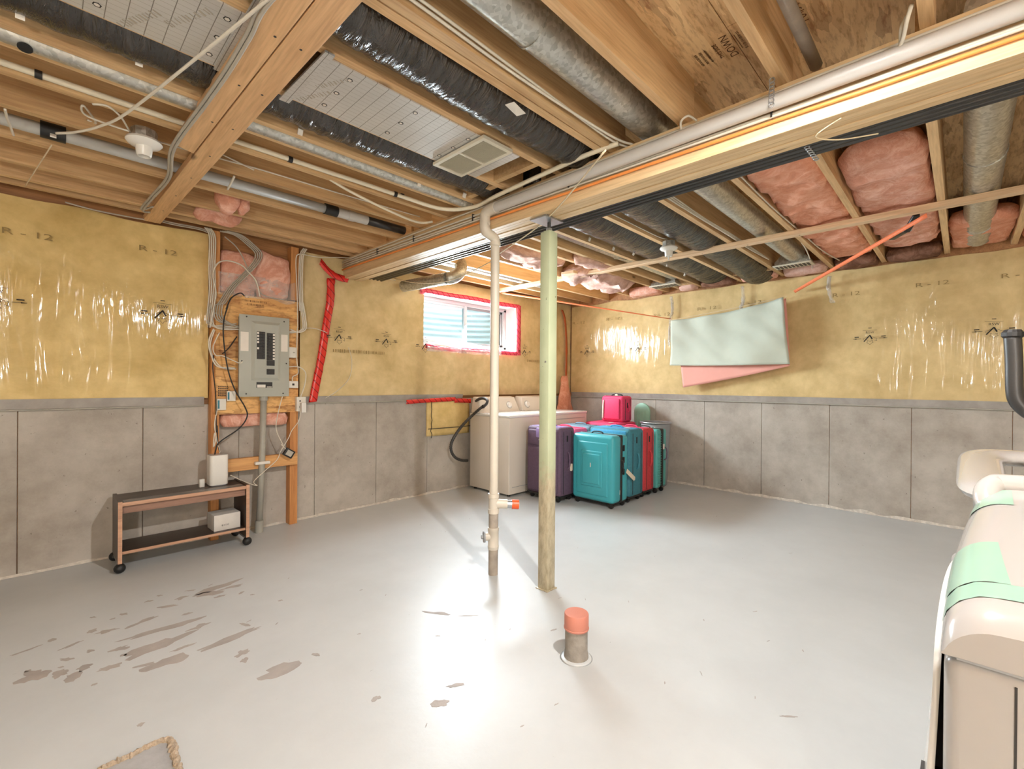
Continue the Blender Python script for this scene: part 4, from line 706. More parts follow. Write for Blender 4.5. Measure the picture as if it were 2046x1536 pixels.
for i in range(4):
    x0 = 2.236+.036*i; x1_ = 2.245+.041*i; o = MB().tube([(x0, -2.8, 2.262), (x0, .8, 2.260), ((x0+x1_)/2, 2.4, 2.262), (x1_, 4.15, 2.262)], .0135, 10).build('water_line', 'black_line', smooth=True); tag(o, ['black water line hugging the far side of the beam', 'black water line second from the beam', 'black water line third from the beam', 'black water line farthest from the beam'][i], 'pipe', 'black water lines')
def chain(p, q, label, n=7):
    t = thing('perforated_strap', label, 'pipe strap', q); d = (Vector(q)-Vector(p))/n
    for i in range(n): c = Vector(p)+d*(i+.5); MB().tube([c+Vector((0, .009*math.cos(a), 0))+d.normalized()*.011*math.sin(a) for a in [2*math.pi*k/9 for k in range(10)]], .0025, 5, cap=False).build('link', 'steel', t, smooth=True)
chain((1.962, .535, 2.428), (1.955, .535, 2.315), 'metal hanger strap round the cream drain pipe'); chain(px(1611, 292, 2.235), pz(1632, 320, 2.245), 'metal hanger strap holding the black water lines')
ab = thing('waste_pipe', 'grey plastic waste pipe hung between joists left of the beam', 'pipe', (.8, 3.19, 2.40)); MB().tube([(-1.6, 3.19, 2.46), (1.40, 3.19, 2.455)], .030, 14).build('grey_run', 'grey_pvc', ab, smooth=True); MB().tube([(1.38, 3.19, 2.455), (1.47, 3.19, 2.455)], .037, 14).build('rubber_coupling', 'black_rubber', ab, smooth=True, angle=50)
MB().tube([(1.47, 3.19, 2.455), (1.70, 3.19, 2.455)], .034, 14).build('white_fitting', 'white_pvc', ab, smooth=True, angle=50); MB().tube([(1.55, 3.19, 2.455), (1.60, 3.19, 2.455)], .037, 14).build('collar', 'white_pvc', ab, smooth=True, angle=50); MB().tube([(1.70, 3.19, 2.455), (2.02, 3.19, 2.455)], .031, 14).build('black_run', 'black_abs', ab, smooth=True)
ck = MB().tube([(-.005, 3.19, 2.4595), (.085, 3.19, 2.4595)], .039, 16).build('rubber_coupling', 'black_rubber', ab, smooth=True, angle=50); MB().obox((.04, 3.157, 2.432), (.011, 0, 0), (0, .002, -.003), (0, .010, .012)).build('sticker', 'label_white', ck)
vp = thing('vent_line', 'slim cream plastic line beneath a joist left of the beam', 'pipe', (.8, 2.612, 2.43)); MB().tube(smooth_path([(-1.6, 2.612, 2.45), (.8, 2.612, 2.45), (1.35, 2.60, 2.448), (1.62, 2.56, 2.43), (1.86, 2.48, 2.402), (1.975, 2.30, 2.398), (1.96, 2.05, 2.402), (1.95, 1.72, 2.41), (1.96, 1.40, 2.425), (1.98, 1.22, 2.43)], 6), .0125, 10).build('tube', 'pex', vp, smooth=True)
for x in (-.02, .93): MB().tube([(x, 2.612, 2.45), (x+.022, 2.612, 2.45)], .0165, 10).build('clip', 'black_rubber', vp, smooth=True, angle=50)
for x in (1.555, 1.60): MB().tube([(x, 2.576-.09*(x-1.555), 2.4375), (x+.02, 2.572-.09*(x-1.555), 2.436)], .017, 10).build('clip', 'black_rubber', vp, smooth=True, angle=50)
o = MB().tube(smooth_path([(1.18, 2.66, 2.435), (1.32, 2.70, 2.42), (1.55, 2.74, 2.40), (1.80, 2.80, 2.398), (1.93, 2.82, 2.408), (2.0, 2.78, 2.425)], 5), .0085, 8).build('tube_branch', 'pex', smooth=True); tag(o, 'thinner cream tube sagging below the slim line near the beam', 'pipe')
o = MB().tube([(-1.0, .418, 2.49), (2.1, .418, 2.49)], .022, 12).build('dark_pipe', 'pipe_dirty', smooth=True); tag(o, 'dark brown pipe alongside a joist at the top of the view', 'pipe')
# cables stapled along the beam face
for i, (z0_, z1_, mt, lb_) in enumerate([(2.402, 2.402, 'white_cable', 'white cable on the beam face, top of the run'), (2.337, 2.385, 'white_cable', 'white cable on the beam face, second from the top'), (2.316, 2.365, 'white_cable', 'white cable on the beam face, third from the top'), (2.306, 2.347, 'white_cable', 'white cable on the beam face just above the orange one'), (2.286, 2.322, 'orange_cable', 'orange cable along the beam face')]):
    P = [Vector((2.022-.002*(i % 2), y, z0_+(z1_-z0_)*max(0, (y-.2))/4.0+.003*nz(y*3, i*5))) for y in [-2.5+.25*k for k in range(27)]]+[Vector((2.0, 4.22, z1_-.012))]
    o = MB().tube(P, .0062 if mt != 'orange_cable' else .0072, 8).build('cable', mt, smooth=True); tag(o, lb_, 'cable')
st_y = [.55, 1.55, 2.35, 3.05, 3.6]
stp = thing('cable_staples', 'row of metal staples holding the cables to the beam', 'staples', (2.03, 2.0, 2.28)); 
for y in st_y: MB().box(2.0105, 2.029, y-.003, y+.003, 2.30+.012*y, 2.345+.013*y).build('staple', 'dark_steel', stp)
# cables under and between joists
def zc(pts, z): return [pz(u, v, z) for u, v in pts]
def cab(pts, r, mt, label, group=None, k=6, name='cable'): o = MB().tube(smooth_path(pts, k), r, 7).build(name, mt, smooth=True); tag(o, label, 'cable', group); return o
cab(zc([(640, -86), (534, 0), (500, 28), (400, 110), (253, 226), (200, 252), (150, 264), (112, 266)], 2.385), .0055, 'white_cable', 'white cable slung diagonally under the joists past the bulb holder')
for i in range(2): cab([Vector((.56, 1.1, 2.40))]+[p+Vector((-.012*i, 0, .004*i)) for p in zc([(544, 0), (500, 75), (458, 144), (410, 212), (363, 274), (345, 308), (339, 356), (308, 393), (286, 420), (310, 415) if i else (300, 424)], 2.385)], .0065, 'grey_cable', ['grey cable following the left edge of the flat boards', 'second grey cable following the left edge of the flat boards'][i])
cab([(.15, 2.948, 2.47), (.18, 2.93, 2.46)]+zc([(168, 212), (163, 220), (175, 232), (215, 248), (258, 262)], 2.40), .0042, 'white_cable', 'white cable loop stapled to the joist left of the bulb holder')
cab(zc([(185, 208), (215, 212), (240, 232), (252, 250), (262, 268)], 2.41), .0042, 'white_cable', 'white cable feeding the bulb holder box')
cab([(.36, 2.83, 2.42), (.52, 2.946, 2.47), (.9, 2.944, 2.485), (1.4, 2.944, 2.49), (2.0, 2.944, 2.50)], .0045, 'white_cable', 'white cable stapled along a joist side right of the flat boards')
cab([(.70, 2.936, 2.50), (.86, 2.94, 2.47)], .0045, 'white_cable', 'short white cable entering a drilled hole in a joist')
for i in range(2): cab([(-.9, 1.248-.006*i, 2.45+.016*i), (.6, 1.250-.006*i, 2.455+.014*i), (1.3, 1.245-.004*i, 2.440+.014*i), (1.9, 1.22+.02*i, 2.440), (2.05, 1.18+.03*i, 2.436)], .0055, 'white_cable', ['lower white cable along the doubled joist beside the shiny duct', 'upper white cable along the doubled joist beside the shiny duct'][i])
cab(zc([(1210, 300), (1090, 440), (1000, 505), (985, 520)], 2.235)+[py(900, 560, 3.3), py(830, 565, 3.8), py(775, 552, 4.15)], .004, 'string', 'pale cord slung below the beam past the post')
cab([(1.95, .14, 2.44), (1.93, .15, 2.40), (1.97, .155, 2.375), (2.0, .16, 2.36)], .0065, 'white_cable', 'white cable hanging over the drain pipe at the upper right'); cab([(1.90, .125, 2.44), (1.90, .135, 2.40), (1.95, .15, 2.37), (2.0, .175, 2.35)], .0065, 'white_cable', 'second white cable crossing over the drain pipe at the upper right')
cab([(1.99, .905, 2.38), (1.975, .90, 2.41), (1.98, .87, 2.425), (2.0, .84, 2.40)], .005, 'white_cable', 'small white cable loop above the middle of the drain pipe')
for i in range(3): cab([(2.35, 1.376-.004*i, 2.45+.012*i), (2.9, 1.374-.004*i, 2.452+.012*i), (3.4, 1.36, 2.445+.008*i), (3.85, 1.345, 2.44+.01*i), (4.4, 1.36, 2.45+.012*i), (4.9, 1.35, 2.46)], .0062, 'white_cable', 'white cable in the trio stapled along a joist beside the lamp holder duct', 'joist trio cables')
cab([(2.4, 1.798, 2.46), (3.0, 1.792, 2.455), (3.5, 1.785, 2.45), (3.62, 1.76, 2.45)], .005, 'white_cable', 'white cable along the joist feeding the right lamp holder'); cab([(4.4, .985, 2.46), (4.7, 1.0, 2.45), (5.2, 1.06, 2.44), (5.45, 1.1, 2.43)], .0045, 'white_cable', 'white cable curving past the register boot')
cab([(2.7, .92, 2.445), (3.4, .925, 2.44), (4.2, .92, 2.45), (4.8, .90, 2.44), (5.35, .86, 2.45)], .005, 'white_cable', 'white cable beside the salmon wool batt'); cab([(3.55, 2.22, 2.36), (3.7, 2.1, 2.345), (3.8, 1.95, 2.35)], .003, 'string', 'thin cord end hanging from the dark duct right of the post')
cab(zc([(10, 218), (14, 235), (20, 250), (27, 270)], 2.40), .005, 'white_cable', 'knotted white cord tying up the grey waste pipe'); cab([py(103, 290, 3.25), py(50, 372, 4.0)], .003, 'string', 'taut string from the waste pipe to the outermost joist')
cab(zc([(370, 430), (440, 405), (465, 375)], 2.41)[::-1][:2]+[], .004, 'white_cable', 'short white cable hanging across the grey waste pipe') if False else None
cab([pz(468, 352, 2.425), pz(462, 365, 2.41), pz(455, 378, 2.40)], .006, 'white_cable', 'short white cable hanging across the grey waste pipe')
cab([(2.06, .33, 2.236), (2.12, .42, 2.225), (2.2, .36, 2.22), (2.24, .24, 2.215)], .0025, 'string', 'frayed string hanging from the underside of the beam')
# porcelain lamp holders
def holder(c, label, bulb=False, cat='lamp holder', glow='fill_bulb_glow'):
    t = thing('lamp_holder', label, cat, c); x, y, z = c
    MB().lathe((x, y, z+.012), (0, 0, 1), [(.05, 0), (.052, .004), (.052, .045), (.046, .048)], 8).build('metal_box', 'galvanised', t); MB().lathe((x, y, z), (0, 0, -1), [(.048, -.014), (.068, -.010), (.072, 0), (.062, .012), (.034, .022), (.030, .060), (.026, .066), (.023, .066), (.021, .045)], 24).build('porcelain_socket', 'porcelain', t, smooth=True, angle=50)
    for k in (-1, 1): MB().lathe((x+.04*k, y-.012, z-.010), (0, 0, -1), [(.004, 0), (.004, .003)], 6).build('screw', 'dark_steel', t)
    if bulb: MB().lathe((x, y, z-(.05 if glow == 'fill_bulb_glow' else .046)), (0, 0, -1), [(.012, 0), (.014, .02), (.028, .05), (.031, .075), (.024, .098), (.01, .107), (.0, .108)], 18).build('bulb', glow, t, smooth=True)
    return t
holder(pz(288, 285, 2.385), 'empty white porcelain bulb holder hanging under the joists at the left'); h2 = holder(Vector((3.63, 1.75, 2.372)), 'white porcelain bulb holder beside the dark duct right of the beam')
MB().tube([(3.63, 1.75, 2.315), (3.63, 1.75, 2.275)], .006, 8).build('pull_stub', 'porcelain', h2)
hl = holder(Vector((1.30, .30, 2.502)), 'lit bulb standing in for a hand-held flash, with an added white dome shade', True, 'lamp', 'flash_bulb_glow')  # bulb added above the view, stands in for a hand-held flash
MB().lathe((1.30, .30, 2.352), (0, 0, 1), [(.130, 0), (.131, .001), (.124, .065), (.088, .125), (.036, .150), (.035, .148), (.086, .122), (.121, .064), (.128, .001)], 32, False).build('added_shade', 'white_plastic', hl, smooth=True, angle=50)  # shade added out of view, keeps the bulb's light off pipe and beam
holder(Vector((-1.2, -1.1, 2.372)), 'bare fill bulb in a porcelain holder, added out of view behind the camera', True)  # added fill bulb, lifts the joist sides
# fill globe on a stand, added out of view behind the camera to brighten the room
wl_ = thing('fill_lamp', 'round white fill globe on a tripod, added out of view behind the camera', 'lamp', (-1.5, -1.9, 0)); MB().lathe((-1.5, -1.9, 1.35), (0, 0, 1), [(.12*math.sin(math.pi*k/16), -.12*math.cos(math.pi*k/16)) for k in range(17)], 24).build('globe', 'fill_globe_glow', wl_, smooth=True)
MB().tube([(-1.5, -1.9, .35), (-1.5, -1.9, 1.24)], .014, 10).build('pole', 'black_abs', wl_, smooth=True)
for k in range(3): MB().tube([(-1.5, -1.9, .62), (-1.5+.42*math.cos(2.1*k), -1.9+.42*math.sin(2.1*k), .012)], .010, 8).build('leg', 'black_abs', wl_, smooth=True)
# ================================================================ wool in the joist bays right of the beam
batt('wool_batt', 2.55, 5.45, .57, .93, 2.45, 2.60, 'salmon_wool', 'long salmon wool batt between joists next to the big galvanised duct', 11, .034, .06); batt('wool_batt', 3.02, 5.3, .132, .528, 2.45, 2.60, 'pink_wool', 'pink wool batt between joists at the right with a bare end', 12, .03, .06)
batt('wool_batt', 4.7, 5.58, -.27, .088, 2.44, 2.56, 'salmon_wool', 'salmon wool tucked round the end of the wide right duct', 13, .035, .07); batt('wool_batt', 5.2, 5.6, -.70, -.315, 2.44, 2.6, 'salmon_wool', 'salmon wool at the right edge of the view below the ceiling', 14, .03, .07)
for i, (a, b) in enumerate([(.135, .525), (.572, .928), (.975, 1.375), (1.422, 1.798), (1.845, 2.248), (2.295, 2.498), (2.745, 3.195)]): batt('rim_wool', 5.42, 5.62, a, b, 2.40, 2.52, ['brown_wool', 'brown_wool', 'pale_wool', 'pink_wool', 'brown_wool', 'pale_wool', 'pink_wool'][i], 'wool stuffed at the right wall top %s' % ['beside the wide right duct', 'under the long salmon batt', 'behind the slotted register', 'behind the duct with the lamp holder', 'behind the duct nearer the post', 'behind the smaller register', 'below the hanging pink wool'][i], 20+i, .02, .06)
batt('hanging_wool', 3.95, 4.95, 2.745, 3.195, 2.375, 2.55, 'pale_wool', 'torn pale pink wool sagging below the joists right of the post', 31, .07, .05); batt('hanging_wool', 3.55, 4.15, 2.545, 2.70, 2.40, 2.56, 'pale_wool', 'tuft of pale pink wool above the strapping right of the post', 32, .05, .05); batt('hanging_wool', 3.0, 3.8, 2.90, 3.19, 2.44, 2.56, 'pale_wool', 'pale wool seen between the drain pipe and the green post', 33, .05, .05)
batt('hanging_wool', .80, .93, 3.42, 3.60, 2.355, 2.56, 'pink_wool', 'pink wool tuft drooping between joists beside the flat boards', 34, .03, .025, pw=2.4); batt('hanging_wool', .92, 1.0, 3.44, 3.62, 2.37, 2.54, 'pink_wool', 'narrower pink wool tuft touching the tuft by the flat boards', 36, .03, .025, pw=2.4); batt('hanging_wool', .74, 1.02, 3.76, 3.92, 2.385, 2.50, 'pink_wool', 'flat pink wool tuft drooping nearer the wall beside the flat boards', 35, .04, .03, pw=2.4)

# ================================================================ bench with router and carton
be = thing('tv_bench', 'low dark walnut bench on black casters against the concrete wall', 'bench', (.72, 4.04, 0)); bx0, bx1, by0, by1 = .352, 1.118, 3.885, 4.205
for x in (bx0, bx1-.022):
    sp_ = MB().box(x, x+.022, by0, by1, .062, .462).build('side_panel', 'walnut', be); MB().box(x, x+.022, by0-.002, by0+.001, .062, .462).build('edge_band', 'cut_edge', sp_)
    MB().box(x+.003, x+.019, by0+.03, by1-.03, .045, .062).build('runner', 'steel', be)
    for y in (by0+.012, by1-.012):
        w = thing('wheel_tmp', 'x', 'x') if False else None
        cw_ = MB().lathe((x+.011, y, .031), (1, .25, 0), [(.0315*math.sin(math.pi*k/12), -.0315*math.cos(math.pi*k/12)) for k in range(13)], 18).build('caster', 'black_rubber', be, smooth=True, angle=50)
tp = MB().box(bx0+.022, bx1-.022, by0+.004, by1, .432, .455).build('top', 'walnut', be); MB().box(bx0+.022, bx1-.022, by0+.001, by0+.005, .432, .455).build('edge_band', 'cut_edge', tp)
MB().box(bx0+.022, bx1-.022, by0+.03, by0+.048, .378, .432).build('apron', 'apron_wood', be); sh_ = MB().box(bx0+.022, bx1-.022, by0+.02, by1-.01, .115, .133).build('shelf', 'walnut', be); MB().box(bx0+.022, bx1-.022, by0+.017, by0+.021, .115, .133).build('edge_band', 'cut_edge', sh_)
o = MB().grid(24, 5, lambda u, v: Vector((bx0+.03+.70*u, by0-.004+.09*v, .4565+.004*abs(nz(u*18, v*3, 2))))).build('shrink_film', 'clear_film', smooth=True); tag(o, 'crinkled clear film along the front edge of the bench top', 'plastic film')
rx, ry = .952, 4.085; ro = thing('router', 'white box-shaped router standing on the bench', 'router', (rx, ry, .4556))
def rounded_box(x0, x1, y0, y1, z0, z1, r, n=6):
    pts = []
    for (cx_, cy_, a0) in ((x1-r, y1-r, 0), (x0+r, y1-r, 90), (x0+r, y0+r, 180), (x1-r, y0+r, 270)): pts += [Vector((cx_+r*math.cos(math.radians(a0+90*i/n)), cy_+r*math.sin(math.radians(a0+90*i/n)), z0)) for i in range(n+1)]
    return MB().prism(pts, (0, 0, z1-z0))
rounded_box(rx-.062, rx+.062, ry-.062, ry+.062, .4606, .685, .028).build('body', 'white_plastic', ro, bevel=.006); rounded_box(rx-.055, rx+.055, ry-.055, ry+.055, .4556, .461, .025).build('base_ring', 'basket_grey', ro); rounded_box(rx-.056, rx+.056, ry-.056, ry+.056, .685, .6875, .024).build('top_cap', 'machine_shell', ro)
o = MB().obox((.845, 4.06, .4856), (.016, .004, 0), (-.003, .010, 0), (0, 0, .030)).build('wall_adapter', 'white_plastic', bevel=.004); tag(o, 'small white plug adapter standing beside the router', 'adapter')
ca = thing('carton', 'small white cardboard carton on the bench shelf', 'box', (.985, 4.03, .133)); q = [(.900, 3.945), (1.075, 3.952), (1.068, 4.115), (.893, 4.108)]; MB().prism([Vector((x, y, .1335)) for x, y in q], (0, 0, .118)).build('body', 'carton', ca, bevel=.002)
for (i0, i1, s) in ((0, 3, .499), (1, 2, .499)): pass
MB().prism([Vector((.8975, 4.026, .2518)), Vector((1.0705, 4.032, .2518)), Vector((1.0705, 4.0335, .2518)), Vector((.8975, 4.0275, .2518))], (0, 0, .0006)).build('lid_seam', 'grey_cable', ca); scribble(ca, (.975, 3.9472, .172), (1, .04, 0), (0, 0, 1), .05, .014, 'dark_steel', 71)

# ================================================================ washer and dryer
def appliance(x0, x1, label, cat, lid, dials, name):
    t = thing(name, label, cat, ((x0+x1)/2, 3.86, 0)); y0, y1 = 3.535, 4.19
    MB().box(x0, x1, y0, y1, .025, .868).build('cabinet', 'appliance', t, bevel=.008, seg=3); MB().box(x0-.003, x1+.003, y0-.006, y1, .868, .893).build('top', 'appliance_top', t, bevel=.006, seg=3)
    MB().add([(x0+.01, 4.02, .893), (x1-.01, 4.02, .893), (x1-.01, y1, .893), (x0+.01, y1, .893), (x0+.05, 4.085, 1.07), (x1-.05, 4.085, 1.07), (x1-.03, y1-.01, 1.085), (x0+.03, y1-.01, 1.085)], [(0, 3, 2, 1), (4, 5, 6, 7), (0, 1, 5, 4), (1, 2, 6, 5), (2, 3, 7, 6), (3, 0, 4, 7)]).build('console', 'appliance', t, bevel=.012, seg=3)
    nrm = Vector((0, -.938, .345))
    for (fx, r) in dials:
        c = Vector((x0+(x1-x0)*fx, 4.050, .978))+nrm*.001; d_ = MB().lathe(c, nrm, [(r*1.35, 0), (r*1.35, .003), (r, .004), (r*.92, .022), (0, .0225)], 20).build('dial', 'appliance_top', t, smooth=True, angle=40); MB().lathe(c, nrm, [(r*1.5, .0), (r*1.5, .0015)], 20).build('dial_ring', 'basket_grey', d_)
    MB().box(x0+.05, x1-.05, y0-.003, y0+.001, .10, .104).build('toe_seam', 'basket_grey', t)
    for (x, y) in ((x0+.05, y0+.05), (x1-.05, y0+.05), (x0+.05, y1-.05), (x1-.05, y1-.05)): MB().lathe((x, y, 0), (0, 0, 1), [(.02, 0), (.018, .026)], 10).build('foot', 'black_rubber', t)
    if lid: MB().box(x0+.06, x1-.06, y0+.02, 4.0, .893, .899).build('lid', 'appliance_top', t, bevel=.004)
    else:
        MB().box(x0+.05, x1-.05, y0-.008, y0, .30, .80).build('door', 'appliance', t, bevel=.006); MB().box(x0+.05, x1-.05, y0-.009, y0-.004, .812, .816).build('door_gap', 'basket_grey', t)
    return t
appliance(3.575, 4.275, 'cream top-loading washer with a grey drain hose in the corner', 'washer', True, [(.74, .030)], 'washer'); dy_ = appliance(4.300, 5.020, 'cream clothes dryer to the right of the washer', 'dryer', False, [(.17, .032)], 'dryer')
o = MB().lathe((4.93, 4.0, .894), (0, 0, 1), [(.025, 0), (.028, .03), (.02, .05), (.022, .07), (.01, .08)], 12).build('dark_trinket', 'black_abs', smooth=True); tag(o, 'small dark object standing on the dryer top', 'ornament')
def D(x, y): return (880+x/6.4, 770+y/6.4)
hs = thing('drain_hose', 'grey ribbed washer drain hose hooked over the washer top', 'hose', (3.4, 4.1, .45)); HP = [px(*D(455, 200), 3.62), px(*D(500, 170), 3.60), px(*D(560, 165), 3.59), px(*D(600, 195), 3.575), px(*D(580, 245), 3.56), px(*D(500, 300), 3.545), px(*D(400, 390), 3.53), py(*D(290, 500), 4.10), py(*D(200, 620), 4.12), py(*D(140, 740), 4.14), py(*D(140, 840), 4.15), py(*D(190, 920), 4.16), py(*D(270, 955), 4.17), py(*D(345, 960), 4.18)]
hp = smooth_path(HP, 16); MB().tube(hp, [.0165+.0016*math.sin(i*1.6) for i in range(len(hp))], 12).build('ribbed_hose', 'hose_grey', hs, smooth=True); MB().tube([hp[70]-Vector((.0, 0, 0)), hp[73]], .021, 12).build('hose_clip', 'black_rubber', hs)

# ================================================================ luggage: every case stands facing the camera side (-X), side handles towards -Y
def wheels(t, x0, x1, y0, y1, mat='black_rubber'):
    for x in (x0+.045, x1-.045):
        for y in (y0+.05, y1-.05):
            w = MB().lathe((x-.011, y, .026), (1, 0, 0), [(.010, 0), (.025, .002), (.026, .006), (.026, .016), (.025, .020), (.010, .022)], 14).build('wheel', mat, t, smooth=True, angle=50); MB().box(x-.016, x+.016, y-.012, y+.012, .036, .066).build('wheel_fork', mat, w, bevel=.004)
def handle(t, c, axis, L, out, mat, th=.010):
    a, o_ = Vector(axis), Vector(out); c = Vector(c); MB().tube(smooth_path([c-a*L, c-a*L*.8+o_*.7, c-a*L*.3+o_, c+a*L*.3+o_, c+a*L*.8+o_*.7, c+a*L], 4), th, 8).build('carry_handle', mat, t, smooth=True)
def soft_case(name, x0, x1, y0, y1, z1, mat, label, top=None, pocket=True, seed=0, trim='black_rubber', tagged=False, ground=0.0, wheeled=True, grp=None):
    t = thing(name, label, 'suitcase', ((x0+x1)/2, (y0+y1)/2, ground)); b0 = ground+(.06 if wheeled else 0.0)
    MB().box(x0+.02, x1, y0, y1, b0, z1).build('body', mat, t, bevel=.035, seg=4)
    if pocket: MB().box(x0, x0+.05, y0+.025, y1-.025, b0+.03, b0+(z1-b0)*.70).build('front_pocket', mat, t, bevel=.018, seg=3); MB().box(x0+.004, x0+.05, y0+.03, y1-.03, b0+(z1-b0)*.72, z1-.035).build('upper_pocket', mat, t, bevel=.016, seg=3)
    for x in (x0+.085, x1-.06):
        L = [Vector((x, y0-.0015, b0+.03)), Vector((x, y0-.0015, z1-.045)), Vector((x, y0+.035, z1+.0005)), Vector((x, y1-.035, z1+.0005)), Vector((x, y1+.0015, z1-.045)), Vector((x, y1+.0015, b0+.03))]; MB().tube(L, .0035, 6).build('zipper', trim, t)
    if wheeled: MB().box(x0+.02, x1-.005, y0+.01, y1-.01, b0-.012, b0+.012).build('base_guard', 'black_rubber', t, bevel=.005); wheels(t, x0+.02, x1, y0, y1)
    handle(t, ((x0+x1)/2+.02, y0, b0+(z1-b0)*.52), (0, 0, 1), .085 if wheeled else .04, (0, -.022, 0), mat); handle(t, ((x0+x1)/2+.02, (y0+y1)/2, z1), (0, 1, 0), .08, (0, 0, .020), trim if top is None else top, .008)
    MB().box((x0+x1)/2-.005, (x0+x1)/2+.012, y0-.006, y0+.002, z1-.15, z1-.085).build('lock_plate', trim, t, bevel=.002)
    if top: MB().box(x0+.05, x1-.04, y0+.04, y1-.04, z1-.004, z1+.002).build('top_panel', top, t, bevel=.0015)
    return t
def paper_tag(t, c, d, L, w, n=(0, -1, 0)):
    c, d, n = Vector(c), Vector(d).normalized(), Vector(n); q = n.cross(d); MB().prism([c-q*w, c+d*L-q*w, c+d*(L+.012), c+d*L+q*w, c+q*w], n*.002).build('paper_tag', 'tag_paper', t)
pu = soft_case('suitcase', 3.745, 4.03, 2.985, 3.45, .785, 'purple_cloth', 'dark purple fabric suitcase with a lilac top, nearest the washer', 'lilac_cloth'); MB().box(3.738, 3.747, 3.19, 3.25, .64, .654).build('badge', 'label_white', pu, bevel=.002); MB().box(3.7445, 3.775, 3.14, 3.30, .665, .770).build('lilac_flap', 'lilac_cloth', pu, bevel=.012)
# hard teal shell in front
th = thing('suitcase', 'bright teal hard-shell suitcase with raised rectangles, frontmost of the luggage', 'suitcase', (4.10, 2.71, 0)); tx0, tx1, ty0, ty1, tz = 3.945, 4.235, 2.455, 2.965, .732
MB().box(tx0, 4.10, ty0, ty1, .055, tz).build('front_shell', 'teal_shell', th, bevel=.04, seg=5); MB().box(4.105, tx1, ty0+.004, ty1-.004, .055, tz-.004).build('back_shell', 'teal_shell', th, bevel=.035, seg=4); MB().box(4.085, 4.122, ty0-.0015, ty1+.0015, .065, tz+.0015).build('zipper_band', 'black_rubber', th, bevel=.012, seg=3)
MB().box(tx0-.008, tx0+.03, ty0+.065, ty1-.065, .115, tz-.075).build('raised_panel', 'teal_shell', th, bevel=.014, seg=4); MB().box(tx0-.016, tx0+.02, ty0+.125, ty1-.125, .20, tz-.165).build('raised_panel', 'teal_shell', th, bevel=.012, seg=4); MB().box(tx0-.024, tx0+.01, ty0+.15, ty1-.15, .23, tz-.195).build('raised_panel', 'teal_shell', th, bevel=.010, seg=4)
MB().box(tx0-.026, tx0-.02, 2.706, 2.714, .40, .445).build('badge', 'label_white', th); MB().box(tx0+.03, tx1-.02, ty0+.02, ty1-.02, .045, .068).build('base_guard', 'black_rubber', th, bevel=.004); wheels(th, tx0, tx1, ty0, ty1)
handle(th, (4.10, ty0, .42), (0, 0, 1), .07, (0, -.018, 0), 'black_rubber', .007); handle(th, (4.06, 2.72, tz), (0, 1, 0), .07, (0, 0, .022), 'black_rubber', .007)
for z in (.60, .48, .36): MB().box(4.125, 4.15, ty0-.006, ty0+.006, z-.03, z+.03).build('hinge', 'black_rubber', th, bevel=.003)
paper_tag(th, (4.16, ty0-.02, .37), (.45, -.0, -.30), .19, .022); MB().box(tx0-.001+.12, tx0+.125, ty0-.0015, ty0, .14, .185).build('badge', 'label_white', th); paper_tag(th, (tx0+.0, ty1+.008, .40), (0, 0, -1), .07, .02, (-1, 0, 0))
bl = soft_case('suitcase', 4.265, 4.585, 2.475, 2.985, .772, 'teal_cloth', 'deep teal fabric suitcase with a blue top, just behind the bright teal shell', 'blue_cloth'); MB().box(4.262, 4.33, 2.51, 2.95, .60, .755).build('blue_flap', 'blue_cloth', bl, bevel=.02)
soft_case('suitcase', 4.605, 4.87, 2.495, 2.96, .758, 'red_cloth', 'red fabric suitcase between the deep teal one and the ribbed one', 'pink_cloth')
rb = thing('suitcase', 'ribbed teal hard-shell suitcase at the right end of the luggage row', 'suitcase', (5.02, 2.69, 0)); MB().box(4.895, 5.0, 2.475, 2.93, .06, .735).build('front_shell', 'teal_rib', rb, bevel=.03, seg=4); MB().box(5.035, 5.135, 2.48, 2.925, .06, .73).build('back_shell', 'teal_rib', rb, bevel=.03, seg=4); MB().box(4.985, 5.05, 2.473, 2.932, .066, .738).build('zipper_band', 'black_rubber', rb, bevel=.015, seg=3)
for k in range(22): MB().tube([(4.915, 2.4745, .10+k*.0275), (4.985, 2.4745, .10+k*.0275)], .006, 6).build('rib', 'teal_rib', rb, smooth=True)
wheels(rb, 4.895, 5.135, 2.475, 2.93); handle(rb, (5.06, 2.472, .45), (0, 0, 1), .075, (0, -.03, 0), 'purple_cloth', .006); MB().box(5.03, 5.045, 2.462, 2.474, .50, .56).build('luggage_tag', 'label_white', rb); handle(rb, (5.02, 2.70, .735), (0, 1, 0), .07, (0, 0, .02), 'black_rubber', .006)
soft_case('suitcase', 4.06, 4.34, 3.03, 3.50, .755, 'rose_cloth', 'rose pink suitcase half hidden behind the purple one', 'pink_cloth'); gb = soft_case('suitcase', 4.365, 4.63, 3.04, 3.49, .762, 'grey_blue', 'grey-blue suitcase hidden behind the rose pink one', 'grey_blue')
pk = soft_case('suitcase', 4.90, 5.42, 3.03, 3.50, .762, 'pink_cloth', 'big pink suitcase at the back of the luggage carrying a smaller case', 'pink_cloth', pocket=False)
sm = soft_case('carry_on_bag', 5.10, 5.36, 3.06, 3.38, 1.095, 'pink_cloth', 'small hot pink case standing on top of the luggage at the back', None, False, ground=.7645, wheeled=False); MB().tube(smooth_path([(5.094, 3.335, .80), (5.092, 3.33, .95), (5.096, 3.325, 1.04)], 4), .011, 8).build('reflective_piping', 'label_white', sm, smooth=True); MB().box(5.098, 5.13, 3.10, 3.345, .80, 1.06).build('front_pocket', 'pink_cloth', sm, bevel=.012); paper_tag(sm, (5.2, 3.22, 1.10), (0, -1, .2), .03, .015, (-1, 0, 0))
